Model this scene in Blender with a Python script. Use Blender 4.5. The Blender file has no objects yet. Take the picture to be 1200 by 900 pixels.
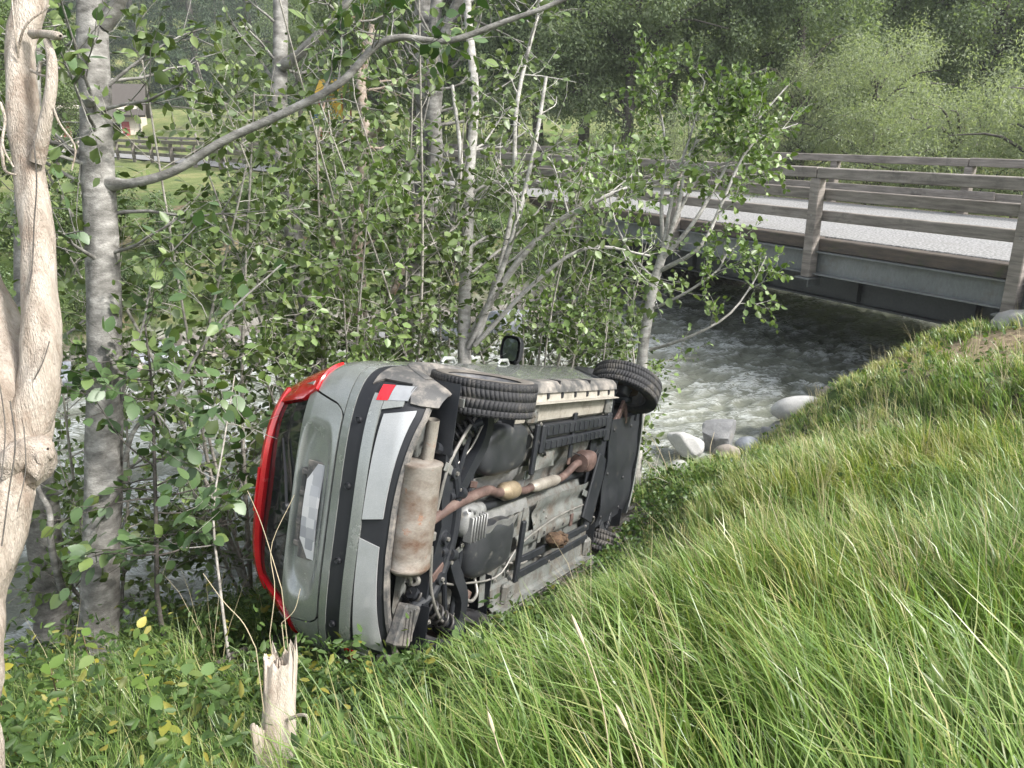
import bpy, bmesh, math, random
import numpy as np
from mathutils import Vector, Matrix, Euler

# ---------------------------------------------------------------- camera, sky, sun, exposure
scene = bpy.context.scene
COL = scene.collection
PITCH = math.radians(18.3)
EYE = Vector((0.0, 0.0, 1.65))
cam_data = bpy.data.cameras.new('camera')
cam_data.sensor_width = 36.0
cam_data.lens = 906.0 / 1200.0 * 36.0
cam_data.clip_start = 0.05
cam_data.clip_end = 2000.0
cam = bpy.data.objects.new('camera', cam_data)
COL.objects.link(cam)
cam.location = EYE
cam.rotation_euler = (math.radians(90) - PITCH, 0, 0)
scene.camera = cam

SUN_EL, SUN_AZ = math.radians(42), math.radians(112)        # azimuth clockwise from +Y
world = bpy.data.worlds.new('World')
scene.world = world
world.use_nodes = True
wn, wl = world.node_tree.nodes, world.node_tree.links
wn.clear()
sky = wn.new('ShaderNodeTexSky')
sky.sky_type = 'NISHITA'
sky.sun_disc = False
sky.sun_elevation = SUN_EL
sky.sun_rotation = SUN_AZ
sky.air_density = 1.0
sky.dust_density = 2.5
sky.ozone_density = 1.0
hs = wn.new('ShaderNodeHueSaturation')
hs.inputs['Saturation'].default_value = 0.35          # thin bright cloud: a whiter sky
bgn = wn.new('ShaderNodeBackground')
bgn.inputs['Strength'].default_value = 0.15
wo = wn.new('ShaderNodeOutputWorld')
wl.new(sky.outputs[0], hs.inputs['Color'])
wl.new(hs.outputs[0], bgn.inputs['Color'])
wl.new(bgn.outputs[0], wo.inputs['Surface'])

sun_data = bpy.data.lights.new('sun', 'SUN')
sun_data.energy = 2.9
sun_data.angle = math.radians(9)
sun_data.color = (1.0, 0.965, 0.92)
sun = bpy.data.objects.new('sun', sun_data)
COL.objects.link(sun)
sv = Vector((math.sin(SUN_AZ) * math.cos(SUN_EL), math.cos(SUN_AZ) * math.cos(SUN_EL), math.sin(SUN_EL)))
sun.rotation_euler = sv.to_track_quat('Z', 'Y').to_euler()
sun.location = (20, 5, 25)

scene.view_settings.view_transform = 'Standard'
scene.view_settings.look = 'None'
scene.view_settings.gamma = 1.0
scene.view_settings.exposure = 1.4
scene.view_settings.use_curve_mapping = False
scene.render.engine = 'CYCLES'
scene.cycles.max_bounces = 6
scene.cycles.diffuse_bounces = 3
scene.cycles.glossy_bounces = 3
scene.cycles.transmission_bounces = 4
scene.cycles.transparent_max_bounces = 4
scene.cycles.use_denoising = True
scene.cycles.use_adaptive_sampling = False
scene.cycles.caustics_reflective = False
scene.cycles.caustics_refractive = False

R = math.radians
rng = np.random.default_rng(7)
random.seed(7)

# ---------------------------------------------------------------- helpers
CF = np.array([0, math.cos(PITCH), -math.sin(PITCH)])
CU = np.array([0, math.sin(PITCH), math.cos(PITCH)])
CR = np.array([1.0, 0, 0])
E0 = np.array(EYE)

def at(px, py, depth):
    """world point seen at that place of the photograph, at a real distance"""
    return E0 + (CR * (px - 600) / 906.0 + CU * (450 - py) / 906.0 + CF) * depth

# the river crossing: s runs across the river along the bridge, t along the river
BA = np.array([6.36, 9.93]); BD = np.array([-0.515, 0.857]); BN = np.array([0.857, 0.515])
def st2xy(s, t):
    return BA[0] + s * BD[0] + t * BN[0], BA[1] + s * BD[1] + t * BN[1]
def P3(s, t, z):
    x, y = st2xy(s, t)
    return np.array([x, y, z])
def xy2st(x, y):
    return (x - BA[0]) * BD[0] + (y - BA[1]) * BD[1], (x - BA[0]) * BN[0] + (y - BA[1]) * BN[1]

def _hash(ix, iy, seed):
    h = (ix.astype(np.int64) * 374761393 + iy.astype(np.int64) * 668265263 + seed * 1442695041) & 0xffffffff
    h = ((h ^ (h >> 13)) * 1274126177) & 0xffffffff
    return ((h ^ (h >> 16)) & 0xffff) / 65535.0
def vnoise(x, y, seed=0):
    x = np.asarray(x, float); y = np.asarray(y, float)
    ix, iy = np.floor(x), np.floor(y)
    fx, fy = x - ix, y - iy
    fx = fx * fx * (3 - 2 * fx); fy = fy * fy * (3 - 2 * fy)
    a = _hash(ix, iy, seed); b = _hash(ix + 1, iy, seed); c = _hash(ix, iy + 1, seed); d = _hash(ix + 1, iy + 1, seed)
    return (a * (1 - fx) + b * fx) * (1 - fy) + (c * (1 - fx) + d * fx) * fy - 0.5
def fbm(x, y, seed=0, oct=4):
    r = 0; a = 1.0
    for o in range(oct):
        r = r + a * vnoise(np.asarray(x) * 2 ** o, np.asarray(y) * 2 ** o, seed + o * 17)
        a *= 0.5
    return r
def sstep(a, b, x):
    u = np.clip((np.asarray(x, float) - a) / (b - a), 0, 1)
    return u * u * (3 - 2 * u)

def mesh_np(name, V, F, smooth=False, angle=None):
    me = bpy.data.meshes.new(name)
    V = np.asarray(V, np.float32).reshape(-1, 3)
    me.vertices.add(len(V)); me.vertices.foreach_set('co', V.ravel())
    if isinstance(F, np.ndarray):
        n, k = F.shape
        me.loops.add(n * k); me.polygons.add(n)
        me.loops.foreach_set('vertex_index', F.astype(np.int32).ravel())
        me.polygons.foreach_set('loop_start', np.arange(0, n * k, k, dtype=np.int32))
        me.polygons.foreach_set('loop_total', np.full(n, k, np.int32))
    else:
        lens = np.array([len(f) for f in F], np.int32)
        me.loops.add(int(lens.sum())); me.polygons.add(len(F))
        me.loops.foreach_set('vertex_index', np.concatenate([np.asarray(f, np.int32) for f in F]))
        st = np.concatenate([[0], np.cumsum(lens)[:-1]]).astype(np.int32)
        me.polygons.foreach_set('loop_start', st)
        me.polygons.foreach_set('loop_total', lens)
    me.update(calc_edges=True)
    me.validate()
    if smooth:
        me.polygons.foreach_set('use_smooth', np.ones(len(me.polygons), bool))
        if angle is not None:
            me.set_sharp_from_angle(angle=math.radians(angle))
    return me

def link(name, me, mat=None, parent=None):
    o = bpy.data.objects.new(name, me)
    COL.objects.link(o)
    if mat is not None and me is not None:
        me.materials.clear(); me.materials.append(mat)
    if parent is not None:
        o.parent = parent
    return o
def tag(o, label=None, cat=None, group=None, kind=None):
    if label: o['label'] = label
    if cat: o['category'] = cat
    if group: o['group'] = group
    if kind: o['kind'] = kind
    return o
def empty(name, loc=(0, 0, 0), rot=(0, 0, 0)):
    o = bpy.data.objects.new(name, None)
    COL.objects.link(o)
    o.location = loc; o.rotation_euler = rot
    o.empty_display_size = 0.2
    return o

class MB:
    """collects shapes, builds ONE mesh object"""
    def __init__(self): self.v = []; self.f = []
    def add(self, V, F):
        n = len(self.v)
        self.v.extend([tuple(map(float, p)) for p in V])
        self.f.extend([[int(i) + n for i in f] for f in F])
        return self
    def box(self, c, size, M=None, bevel=0.0):
        sx, sy, sz = [k / 2 for k in size]
        b = min(bevel, sx * .9, sy * .9, sz * .9)
        if b <= 0:
            V = [(x, y, z) for x in (-sx, sx) for y in (-sy, sy) for z in (-sz, sz)]
            F = [(0, 1, 3, 2), (4, 6, 7, 5), (0, 4, 5, 1), (2, 3, 7, 6), (0, 2, 6, 4), (1, 5, 7, 3)]
        else:
            V = []; F = []
            idx = {}
            for ix in (-1, 1):
                for iy in (-1, 1):
                    for iz in (-1, 1):
                        for ax in range(3):
                            p = [ix * (sx - b), iy * (sy - b), iz * (sz - b)]
                            p[ax] = (ix * sx, iy * sy, iz * sz)[ax]
                            idx[(ix, iy, iz, ax)] = len(V); V.append(tuple(p))
            for ax in range(3):
                o1, o2 = [k for k in range(3) if k != ax]
                for sg in (-1, 1):
                    q = []
                    for a, bb in ((-1, -1), (1, -1), (1, 1), (-1, 1)):
                        k = [0, 0, 0]; k[ax] = sg; k[o1] = a; k[o2] = bb
                        q.append(idx[(*k, ax)])
                    F.append(q)
                for a in (-1, 1):
                    for bb in (-1, 1):
                        q = []
                        for e in (-1, 1):
                            k = [0, 0, 0]; k[ax] = e; k[o1] = a; k[o2] = bb
                            q.append(tuple(k))
                        F.append([idx[(*q[0], o1)], idx[(*q[1], o1)], idx[(*q[1], o2)], idx[(*q[0], o2)]])
            for ix in (-1, 1):
                for iy in (-1, 1):
                    for iz in (-1, 1):
                        F.append([idx[(ix, iy, iz, k)] for k in range(3)])
        c = np.asarray(c, float)
        V = np.asarray(V)
        if M is not None:
            V = V @ np.asarray(M).T
        return self.add(V + c, F)
    def beam(self, a, b, w, h, up=(0, 0, 1), bevel=0.0):
        a = np.asarray(a, float); b = np.asarray(b, float)
        d = b - a; L = np.linalg.norm(d); d = d / L
        s = np.cross(np.asarray(up, float), d); s /= np.linalg.norm(s)
        u = np.cross(d, s)
        return self.box((a + b) / 2, (L, w, h), np.stack([d, s, u], 1), bevel)
    def tube(self, pts, rad, n=8, cap=True, squash=None):
        V, F = tube_np(pts, rad, n, cap)
        return self.add(V, F)
    def lathe(self, prof, c, axis, n=24):
        """prof: (radius, height) pairs along axis"""
        axis = np.asarray(axis, float); axis /= np.linalg.norm(axis)
        a = np.array([1.0, 0, 0]) if abs(axis[0]) < .9 else np.array([0, 1.0, 0])
        e1 = np.cross(axis, a); e1 /= np.linalg.norm(e1); e2 = np.cross(axis, e1)
        V = []; F = []
        th = np.arange(n) * 2 * math.pi / n
        for r, h in prof:
            for q in th:
                V.append(np.asarray(c) + axis * h + (e1 * math.cos(q) + e2 * math.sin(q)) * max(r, 1e-4))
        for k in range(len(prof) - 1):
            for i in range(n):
                j = (i + 1) % n
                F.append((k * n + i, k * n + j, (k + 1) * n + j, (k + 1) * n + i))
        return self.add(V, F)
    def sheet(self, G, th=0.0, off=0.0):
        """G: (nu,nv,3) grid of points; a plate of that thickness"""
        G = np.asarray(G, float)
        nu, nv = G.shape[:2]
        du = np.gradient(G, axis=0); dv = np.gradient(G, axis=1)
        N = np.cross(du, dv); N /= np.linalg.norm(N, axis=2, keepdims=True) + 1e-12
        if ((G - np.array([1.3, 0, .8])) * N).sum(2).mean() < 0: N = -N      # outwards from the middle of the car
        A = (G + N * off).reshape(-1, 3)
        F = []
        for i in range(nu - 1):
            for j in range(nv - 1):
                F.append((i * nv + j, (i + 1) * nv + j, (i + 1) * nv + j + 1, i * nv + j + 1))
        if th == 0:
            return self.add(A, F)
        B = (G + N * (off - th)).reshape(-1, 3)
        m = nu * nv
        F2 = [tuple(k + m for k in f[::-1]) for f in F]
        ring = [i * nv for i in range(nu)] + [(nu - 1) * nv + j for j in range(1, nv)] + [i * nv + nv - 1 for i in range(nu - 2, -1, -1)] + [j for j in range(nv - 2, 0, -1)]
        rim = []
        for k in range(len(ring)):
            a, b = ring[k], ring[(k + 1) % len(ring)]
            rim.append((b, a, a + m, b + m))
        return self.add(np.concatenate([A, B]), F + F2 + rim)
    def build(self, name, mat, parent=None, smooth=True, angle=35, recalc=True):
        me = mesh_np(name, self.v, self.f)
        if recalc:
            bm = bmesh.new(); bm.from_mesh(me)
            bmesh.ops.recalc_face_normals(bm, faces=bm.faces)
            bm.to_mesh(me); bm.free()
        if smooth:
            me.polygons.foreach_set('use_smooth', np.ones(len(me.polygons), bool))
            me.set_sharp_from_angle(angle=math.radians(angle))
        return link(name, me, mat, parent)

def tube_np(pts, rad, n=6, cap=True):
    pts = np.asarray(pts, float); m = len(pts)
    rad = np.broadcast_to(np.asarray(rad, float), (m,))
    T = np.gradient(pts, axis=0); T /= np.linalg.norm(T, axis=1, keepdims=True) + 1e-12
    a = np.array([0, 0, 1.0]) if abs(T[0][2]) < .9 else np.array([1.0, 0, 0])
    e1 = np.cross(T[0], a); e1 /= np.linalg.norm(e1)
    th = np.arange(n) * 2 * math.pi / n
    c, s = np.cos(th)[:, None], np.sin(th)[:, None]
    V = np.empty((m, n, 3))
    for k in range(m):
        e1 = e1 - T[k] * (e1 @ T[k]); e1 /= np.linalg.norm(e1) + 1e-12
        e2 = np.cross(T[k], e1)
        V[k] = pts[k] + (c * e1 + s * e2) * rad[k]
    F = []
    for k in range(m - 1):
        for i in range(n):
            j = (i + 1) % n
            F.append((k * n + i, k * n + j, (k + 1) * n + j, (k + 1) * n + i))
    if cap:
        F.append(tuple(range(n))[::-1]); F.append(tuple((m - 1) * n + i for i in range(n)))
    return V.reshape(-1, 3), F

def smooth_path(pts, n):
    """Catmull-Rom through the points"""
    p = np.asarray(pts, float)
    p = np.concatenate([[2 * p[0] - p[1]], p, [2 * p[-1] - p[-2]]])
    out = []
    segs = len(p) - 3
    for k in np.linspace(0, segs, n):
        i = min(int(k), segs - 1); u = k - i
        a, b, c, d = p[i:i + 4]
        out.append(.5 * ((2 * b) + (c - a) * u + (2 * a - 5 * b + 4 * c - d) * u * u + (3 * b - a - 3 * c + d) * u ** 3))
    return np.array(out)

# ---------------------------------------------------------------- materials
def nodes_of(name):
    m = bpy.data.materials.new(name); m.use_nodes = True
    nt = m.node_tree; nt.nodes.clear()
    out = nt.nodes.new('ShaderNodeOutputMaterial')
    return m, nt, out
def N(nt, typ, **kw):
    n = nt.nodes.new(typ)
    for k, v in kw.items():
        if k.startswith('i_'):
            n.inputs[k[2:].replace('_', ' ')].default_value = v
        else:
            setattr(n, k, v)
    return n
def ramp(nt, stops, interp='LINEAR'):
    r = nt.nodes.new('ShaderNodeValToRGB')
    r.color_ramp.interpolation = interp
    e = r.color_ramp.elements
    while len(e) < len(stops): e.new(0.5)
    for k, (p, c) in enumerate(stops):
        e[k].position = p; e[k].color = (*c, 1) if len(c) == 3 else c
    return r
def coords(nt, scale=(1, 1, 1), kind='Object'):
    tc = nt.nodes.new('ShaderNodeTexCoord')
    mp = nt.nodes.new('ShaderNodeMapping')
    mp.inputs['Scale'].default_value = scale
    nt.links.new(tc.outputs[kind], mp.inputs['Vector'])
    return mp
def noise(nt, vec, scale, detail=5, rough=.6, dist=0):
    n = N(nt, 'ShaderNodeTexNoise')
    n.inputs['Scale'].default_value = scale; n.inputs['Detail'].default_value = detail
    n.inputs['Roughness'].default_value = rough; n.inputs['Distortion'].default_value = dist
    nt.links.new(vec.outputs[0], n.inputs['Vector'])
    return n
def mixc(nt, fac, a, b, mode='MIX'):
    m = nt.nodes.new('ShaderNodeMix'); m.data_type = 'RGBA'; m.blend_type = mode
    L = nt.links
    if isinstance(fac, (int, float)): m.inputs[0].default_value = fac
    else: L.new(fac, m.inputs[0])
    for k, v in ((6, a), (7, b)):
        if isinstance(v, tuple): m.inputs[k].default_value = (*v, 1)
        else: L.new(v, m.inputs[k])
    return m.outputs[2]
def bump(nt, h, strength, dist=.01):
    b = nt.nodes.new('ShaderNodeBump')
    b.inputs['Strength'].default_value = strength; b.inputs['Distance'].default_value = dist
    nt.links.new(h, b.inputs['Height'])
    return b.outputs[0]

def stained(name, stops, scale=4, stretch=(1, 1, 1), rough=.6, metal=0.0, fine=60, bmp=.25, bdist=.004, detail=6,
            dirt=None, dirt_amt=(.5, .7), dirt_scale=3.0, coat=0.0, rough_var=.15, spec=.5):
    """a noise-coloured surface, optionally with patches of dirt"""
    m, nt, out = nodes_of(name)
    L = nt.links
    p = nt.nodes.new('ShaderNodeBsdfPrincipled')
    mp = coords(nt, stretch)
    n1 = noise(nt, mp, scale, detail)
    r = ramp(nt, stops); L.new(n1.outputs['Fac'], r.inputs[0])
    col = r.outputs[0]
    n2 = noise(nt, mp, fine, 3)
    v = ramp(nt, [(.25, (.75,) * 3), (.75, (1.15,) * 3)]); L.new(n2.outputs['Fac'], v.inputs[0])
    col = mixc(nt, .8, col, v.outputs[0], 'MULTIPLY')
    mr = N(nt, 'ShaderNodeMapRange'); mr.inputs[3].default_value = max(rough - rough_var, .02); mr.inputs[4].default_value = min(rough + rough_var, 1)
    L.new(n1.outputs['Fac'], mr.inputs[0])
    ro = mr.outputs[0]
    if dirt:
        mp2 = coords(nt, (1, 1, 1))
        n3 = noise(nt, mp2, dirt_scale, 8, .72)
        k = ramp(nt, [(dirt_amt[0], (0, 0, 0)), (dirt_amt[1], (1, 1, 1))]); L.new(n3.outputs['Fac'], k.inputs[0])
        col = mixc(nt, k.outputs[0], col, dirt)
        mx = N(nt, 'ShaderNodeMix'); mx.data_type = 'FLOAT'
        L.new(k.outputs[0], mx.inputs[0]); L.new(ro, mx.inputs[2]); mx.inputs[3].default_value = .85
        ro = mx.outputs[0]
        if metal:
            mm = N(nt, 'ShaderNodeMapRange'); mm.inputs[3].default_value = metal; mm.inputs[4].default_value = 0
            L.new(k.outputs[0], mm.inputs[0]); L.new(mm.outputs[0], p.inputs['Metallic'])
    if metal and not dirt: p.inputs['Metallic'].default_value = metal
    L.new(col, p.inputs['Base Color']); L.new(ro, p.inputs['Roughness'])
    p.inputs['Coat Weight'].default_value = coat
    p.inputs['Coat Roughness'].default_value = .06
    p.inputs['Specular IOR Level'].default_value = spec
    if bmp: L.new(bump(nt, n2.outputs['Fac'], bmp, bdist), p.inputs['Normal'])
    L.new(p.outputs[0], out.inputs[0])
    return m

def leafmat(name, cols, back=1.35, trans=.32, rough=.45, obj_random=False):
    """cols: colours picked leaf by leaf; the underside is paler"""
    m, nt, out = nodes_of(name)
    L = nt.links
    g = nt.nodes.new('ShaderNodeNewGeometry')
    oi = nt.nodes.new('ShaderNodeObjectInfo')
    r = ramp(nt, [(k / max(len(cols) - 1, 1), c) for k, c in enumerate(cols)])
    L.new((oi.outputs['Random'] if obj_random else g.outputs['Random Per Island']), r.inputs[0])
    col = r.outputs[0]
    bk = mixc(nt, 1.0, col, (back, back, back * .98), 'MULTIPLY')
    bk = mixc(nt, .18, bk, (.20, .23, .18)) if back > 1.2 else bk
    col = mixc(nt, g.outputs['Backfacing'], col, bk)
    p = nt.nodes.new('ShaderNodeBsdfPrincipled')
    p.inputs['Roughness'].default_value = rough
    p.inputs['Specular IOR Level'].default_value = .45
    L.new(col, p.inputs['Base Color'])
    t = nt.nodes.new('ShaderNodeBsdfTranslucent')
    tc = mixc(nt, 1.0, col, (1.25, 1.4, .6), 'MULTIPLY')
    L.new(tc, t.inputs['Color'])
    mx = nt.nodes.new('ShaderNodeMixShader'); mx.inputs[0].default_value = trans
    L.new(p.outputs[0], mx.inputs[1]); L.new(t.outputs[0], mx.inputs[2])
    L.new(mx.outputs[0], out.inputs[0])
    return m

M = {}
M['paint'] = stained('sage_metallic_paint', [(.3, (.27, .285, .27)), (.7, (.32, .335, .318))], 3, rough=.25, metal=.38, fine=160, bmp=.0, coat=.8,
                     dirt=(.33, .32, .29), dirt_amt=(.60, .80), dirt_scale=5.5, rough_var=.06)
M['red'] = stained('red_paint', [(.3, (.50, .012, .02)), (.7, (.60, .02, .025))], 3, rough=.25, fine=150, bmp=0, coat=.9, dirt=(.30, .1, .08), dirt_amt=(.64, .85), rough_var=.05)
M['black_plastic'] = stained('black_textured_plastic', [(.3, (.012, .013, .016)), (.7, (.022, .023, .026))], 5, rough=.5, spec=.4, fine=300, bmp=.25, bdist=.001,
                             dirt=(.09, .088, .08), dirt_amt=(.62, .9), dirt_scale=9)
M['muddy_plastic'] = stained('muddy_grey_plastic', [(.3, (.05, .05, .05)), (.7, (.09, .088, .085))], 5, rough=.6, fine=200, bmp=.25, bdist=.001,
                             dirt=(.30, .27, .235), dirt_amt=(.46, .68), dirt_scale=6)
M['under_black'] = stained('underbody_black', [(.3, (.012, .014, .018)), (.7, (.026, .028, .032))], 6, rough=.55, spec=.35, fine=140, bmp=.3, bdist=.002,
                           dirt=(.10, .085, .065), dirt_amt=(.61, .82), dirt_scale=11)
M['tank_plastic'] = stained('fuel_tank_plastic', [(.3, (.02, .022, .025)), (.7, (.038, .04, .044))], 6, rough=.42, fine=120, bmp=.15, bdist=.001,
                            dirt=(.17, .16, .14), dirt_amt=(.56, .80), dirt_scale=9)
M['under_paint'] = stained('underbody_primer', [(.3, (.095, .105, .10)), (.7, (.185, .19, .178))], 5, rough=.5, fine=110, bmp=.3, bdist=.003,
                           dirt=(.085, .07, .055), dirt_amt=(.44, .66), dirt_scale=8)
M['sill_mud'] = stained('dusty_inner_sill', [(.3, (.24, .22, .185)), (.7, (.36, .335, .285))], 7, rough=.75, fine=90, bmp=.3, bdist=.002,
                        dirt=(.15, .135, .11), dirt_amt=(.5, .72), dirt_scale=9)
M['silver'] = stained('silver_plastic', [(.3, (.40, .41, .41)), (.7, (.49, .50, .50))], 4, rough=.36, metal=.35, fine=260, bmp=.08, bdist=.0006,
                      dirt=(.38, .37, .35), dirt_amt=(.58, .8), dirt_scale=8)
M['muffler'] = stained('rusty_muffler_steel', [(.30, (.14, .075, .048)), (.44, (.22, .18, .148)), (.62, (.32, .29, .255))], 6, (1, 1.6, 1), rough=.5, metal=.3, fine=70, bmp=.3, bdist=.002,
                       dirt=(.27, .12, .06), dirt_amt=(.60, .69), dirt_scale=13)
M['rust'] = stained('rusty_exhaust_pipe', [(.3, (.05, .03, .025)), (.55, (.115, .072, .06)), (.75, (.20, .15, .125))], 9, rough=.72, metal=.15, fine=120, bmp=.35, bdist=.002)
M['brass_steel'] = stained('heat_tinted_steel', [(.3, (.17, .125, .075)), (.7, (.33, .27, .185))], 9, rough=.55, metal=.35, fine=110, bmp=.15, bdist=.001)
M['pipe_steel'] = stained('dull_exhaust_steel', [(.3, (.22, .195, .165)), (.7, (.38, .355, .31))], 9, rough=.5, metal=.35, fine=110, bmp=.15, bdist=.001, dirt=(.24, .13, .08), dirt_amt=(.58, .72), dirt_scale=9)
M['alu'] = stained('cast_aluminium', [(.3, (.17, .172, .17)), (.7, (.32, .322, .315))], 8, rough=.5, metal=.4, fine=120, bmp=.25, bdist=.001, dirt=(.2, .18, .15), dirt_amt=(.55, .72), dirt_scale=12)
M['tyre'] = stained('tyre_rubber', [(.3, (.024, .024, .026)), (.7, (.042, .042, .044))], 7, rough=.75, fine=200, bmp=.2, bdist=.001, dirt=(.15, .135, .115), dirt_amt=(.50, .78), dirt_scale=6, spec=.3)
M['tyre_wall'] = stained('muddy_tyre_wall', [(.3, (.10, .09, .08)), (.7, (.20, .18, .155))], 9, rough=.85, fine=200, bmp=.25, bdist=.001, spec=.3)
M['rim'] = stained('dark_wheel_metal', [(.3, (.10, .10, .11)), (.7, (.22, .22, .225))], 6, rough=.4, metal=.6, fine=120, bmp=.1, bdist=.001, dirt=(.2, .18, .15), dirt_amt=(.5, .75), dirt_scale=8)
M['steel'] = stained('worn_steel', [(.3, (.25, .24, .22)), (.7, (.42, .4, .37))], 8, rough=.45, metal=.6, fine=150, bmp=.2, bdist=.001)
M['spring'] = stained('painted_spring_steel', [(.3, (.02, .02, .022)), (.7, (.06, .055, .05))], 10, rough=.4, fine=150, bmp=.1, bdist=.001)

def simple(name, col, rough=.5, metal=0, coat=0, spec=.5, trans=0, alpha=1):
    m, nt, out = nodes_of(name)
    p = nt.nodes.new('ShaderNodeBsdfPrincipled')
    mp = coords(nt, (1, 1, 1)); n = noise(nt, mp, 9, 4)
    r = ramp(nt, [(.3, tuple(c * .82 for c in col)), (.7, tuple(min(c * 1.12, 1) for c in col))])
    nt.links.new(n.outputs['Fac'], r.inputs[0]); nt.links.new(r.outputs[0], p.inputs['Base Color'])
    p.inputs['Roughness'].default_value = rough; p.inputs['Metallic'].default_value = metal
    p.inputs['Coat Weight'].default_value = coat; p.inputs['Specular IOR Level'].default_value = spec
    p.inputs['Transmission Weight'].default_value = trans
    nt.links.new(p.outputs[0], out.inputs[0])
    return m
M['glass_dark'] = simple('dark_window_glass', (.012, .014, .016), .06, spec=.6)
M['lamp_red'] = simple('red_lamp_lens', (.55, .006, .014), .1, coat=1, spec=.6)
M['lamp_clear'] = simple('clear_lamp_lens', (.32, .31, .3), .12, coat=1, metal=.3)
M['lamp_white'] = simple('white_reflector_lens', (.30, .31, .32), .2, coat=1, metal=.25)
M['mirror'] = simple('mirror_glass', (.10, .12, .12), .06, metal=.8)
M['liner'] = simple('dark_liner', (.012, .012, .013), .8)
M['rubber'] = simple('black_rubber', (.02, .02, .021), .6)
M['chrome'] = simple('door_handle_paint', (.5, .52, .5), .3, metal=.4, coat=.5)

# number plate: white with unreadable grey smudges
m, nt, out = nodes_of('number_plate_white')
p = nt.nodes.new('ShaderNodeBsdfPrincipled')
mp = coords(nt, (1, 1, 1))
vr = N(nt, 'ShaderNodeTexVoronoi', distance='CHEBYCHEV'); vr.inputs['Scale'].default_value = 17; vr.inputs['Randomness'].default_value = .25
nt.links.new(mp.outputs[0], vr.inputs['Vector'])
r = ramp(nt, [(.0, (.72, .70, .69)), (.45, (.66, .65, .65)), (.75, (.34, .34, .36)), (1, (.5, .5, .52))])
sx = N(nt, 'ShaderNodeSeparateColor'); nt.links.new(vr.outputs['Color'], sx.inputs[0]); nt.links.new(sx.outputs[0], r.inputs[0])
nt.links.new(r.outputs[0], p.inputs['Base Color']); p.inputs['Roughness'].default_value = .4
nt.links.new(p.outputs[0], out.inputs[0]); M['plate'] = m

M['wood'] = stained('weathered_grey_wood', [(.28, (.12, .105, .09)), (.5, (.235, .208, .182)), (.75, (.36, .325, .29))], 2.2, (1.0, 1.0, 9), rough=.8, fine=45, bmp=.5, bdist=.006,
                    dirt=(.07, .062, .055), dirt_amt=(.55, .75), dirt_scale=2.2)
M['wood_dark'] = stained('dark_old_timber', [(.3, (.05, .043, .037)), (.7, (.115, .09, .07))], 3, (1, 1, 6), rough=.85, fine=45, bmp=.5, bdist=.006, dirt=(.06, .07, .03), dirt_amt=(.56, .7))
M['bridge_steel'] = stained('grey_green_painted_steel', [(.3, (.13, .14, .138)), (.7, (.20, .21, .205))], 1.6, (1, 1, .5), rough=.55, fine=30, bmp=.1, bdist=.002, dirt=(.13, .11, .085), dirt_amt=(.56, .8), dirt_scale=2.5)
M['girder'] = stained('dark_girder_steel', [(.3, (.05, .053, .056)), (.7, (.085, .09, .092))], 1.6, rough=.6, fine=30, bmp=.1, bdist=.002)
M['asphalt'] = stained('pale_gravel_asphalt', [(.36, (.12, .119, .117)), (.5, (.24, .238, .234)), (.66, (.40, .397, .39))], 26, rough=.9, fine=60, bmp=.7, bdist=.01, detail=3, dirt=(.17, .163, .15), dirt_amt=(.52, .72), dirt_scale=.8)
M['concrete'] = stained('old_concrete', [(.3, (.26, .255, .24)), (.7, (.40, .39, .37))], 2.5, rough=.9, fine=70, bmp=.4, bdist=.004, dirt=(.2, .18, .14), dirt_amt=(.5, .75))
M['dead_wood'] = stained('bare_dead_wood', [(.30, (.25, .20, .155)), (.5, (.42, .36, .30)), (.72, (.54, .48, .415))], 5, (4.5, 4.5, .55), rough=.8, fine=48, bmp=1.0, bdist=.012,
                         dirt=(.25, .185, .14), dirt_amt=(.52, .70), dirt_scale=9)
def barkmat(name, c0, c1, c2, sc=7, dirt=(.07, .065, .055)):
    return stained(name, [(.30, c0), (.5, c1), (.72, c2)], sc, (1.2, 1.2, 2.6), rough=.85, fine=65, bmp=.7, bdist=.008, dirt=dirt, dirt_amt=(.55, .70), dirt_scale=5)
M['bark_grey'] = barkmat('grey_alder_bark', (.085, .08, .07), (.20, .192, .175), (.40, .39, .36))
M['bark_pale'] = barkmat('pale_sapling_bark', (.24, .23, .205), (.38, .365, .335), (.53, .51, .475), 12)
M['bark_brown'] = barkmat('torn_brown_bark', (.17, .12, .085), (.33, .27, .22), (.45, .40, .35), 9, (.30, .14, .06))
M['bark_dark'] = barkmat('dark_bark', (.045, .04, .034), (.085, .076, .065), (.14, .125, .11))
M['twig'] = barkmat('pale_twigs', (.22, .2, .17), (.36, .335, .295), (.47, .45, .405), 14)
M['stump_wood'] = stained('fresh_broken_wood', [(.30, (.34, .27, .21)), (.5, (.52, .45, .375)), (.72, (.64, .57, .49))], 6, (5, 5, .5), rough=.8, fine=60, bmp=.8, bdist=.008)
M['rock'] = stained('river_boulder', [(.3, (.11, .112, .115)), (.5, (.20, .203, .205)), (.72, (.34, .335, .325))], 3.2, rough=.8, fine=40, bmp=.5, bdist=.012, dirt=(.17, .15, .11), dirt_amt=(.55, .72), dirt_scale=4)
M['rock_blue'] = stained('blue_grey_boulder', [(.3, (.15, .165, .19)), (.7, (.32, .335, .365))], 3.0, (1, 1, 2.5), rough=.6, fine=40, bmp=.5, bdist=.012, dirt=(.2, .18, .15), dirt_amt=(.6, .75))
M['rock_warm'] = stained('tan_boulder', [(.3, (.20, .17, .14)), (.7, (.38, .34, .30))], 3.2, rough=.85, fine=40, bmp=.5, bdist=.01)
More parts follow.
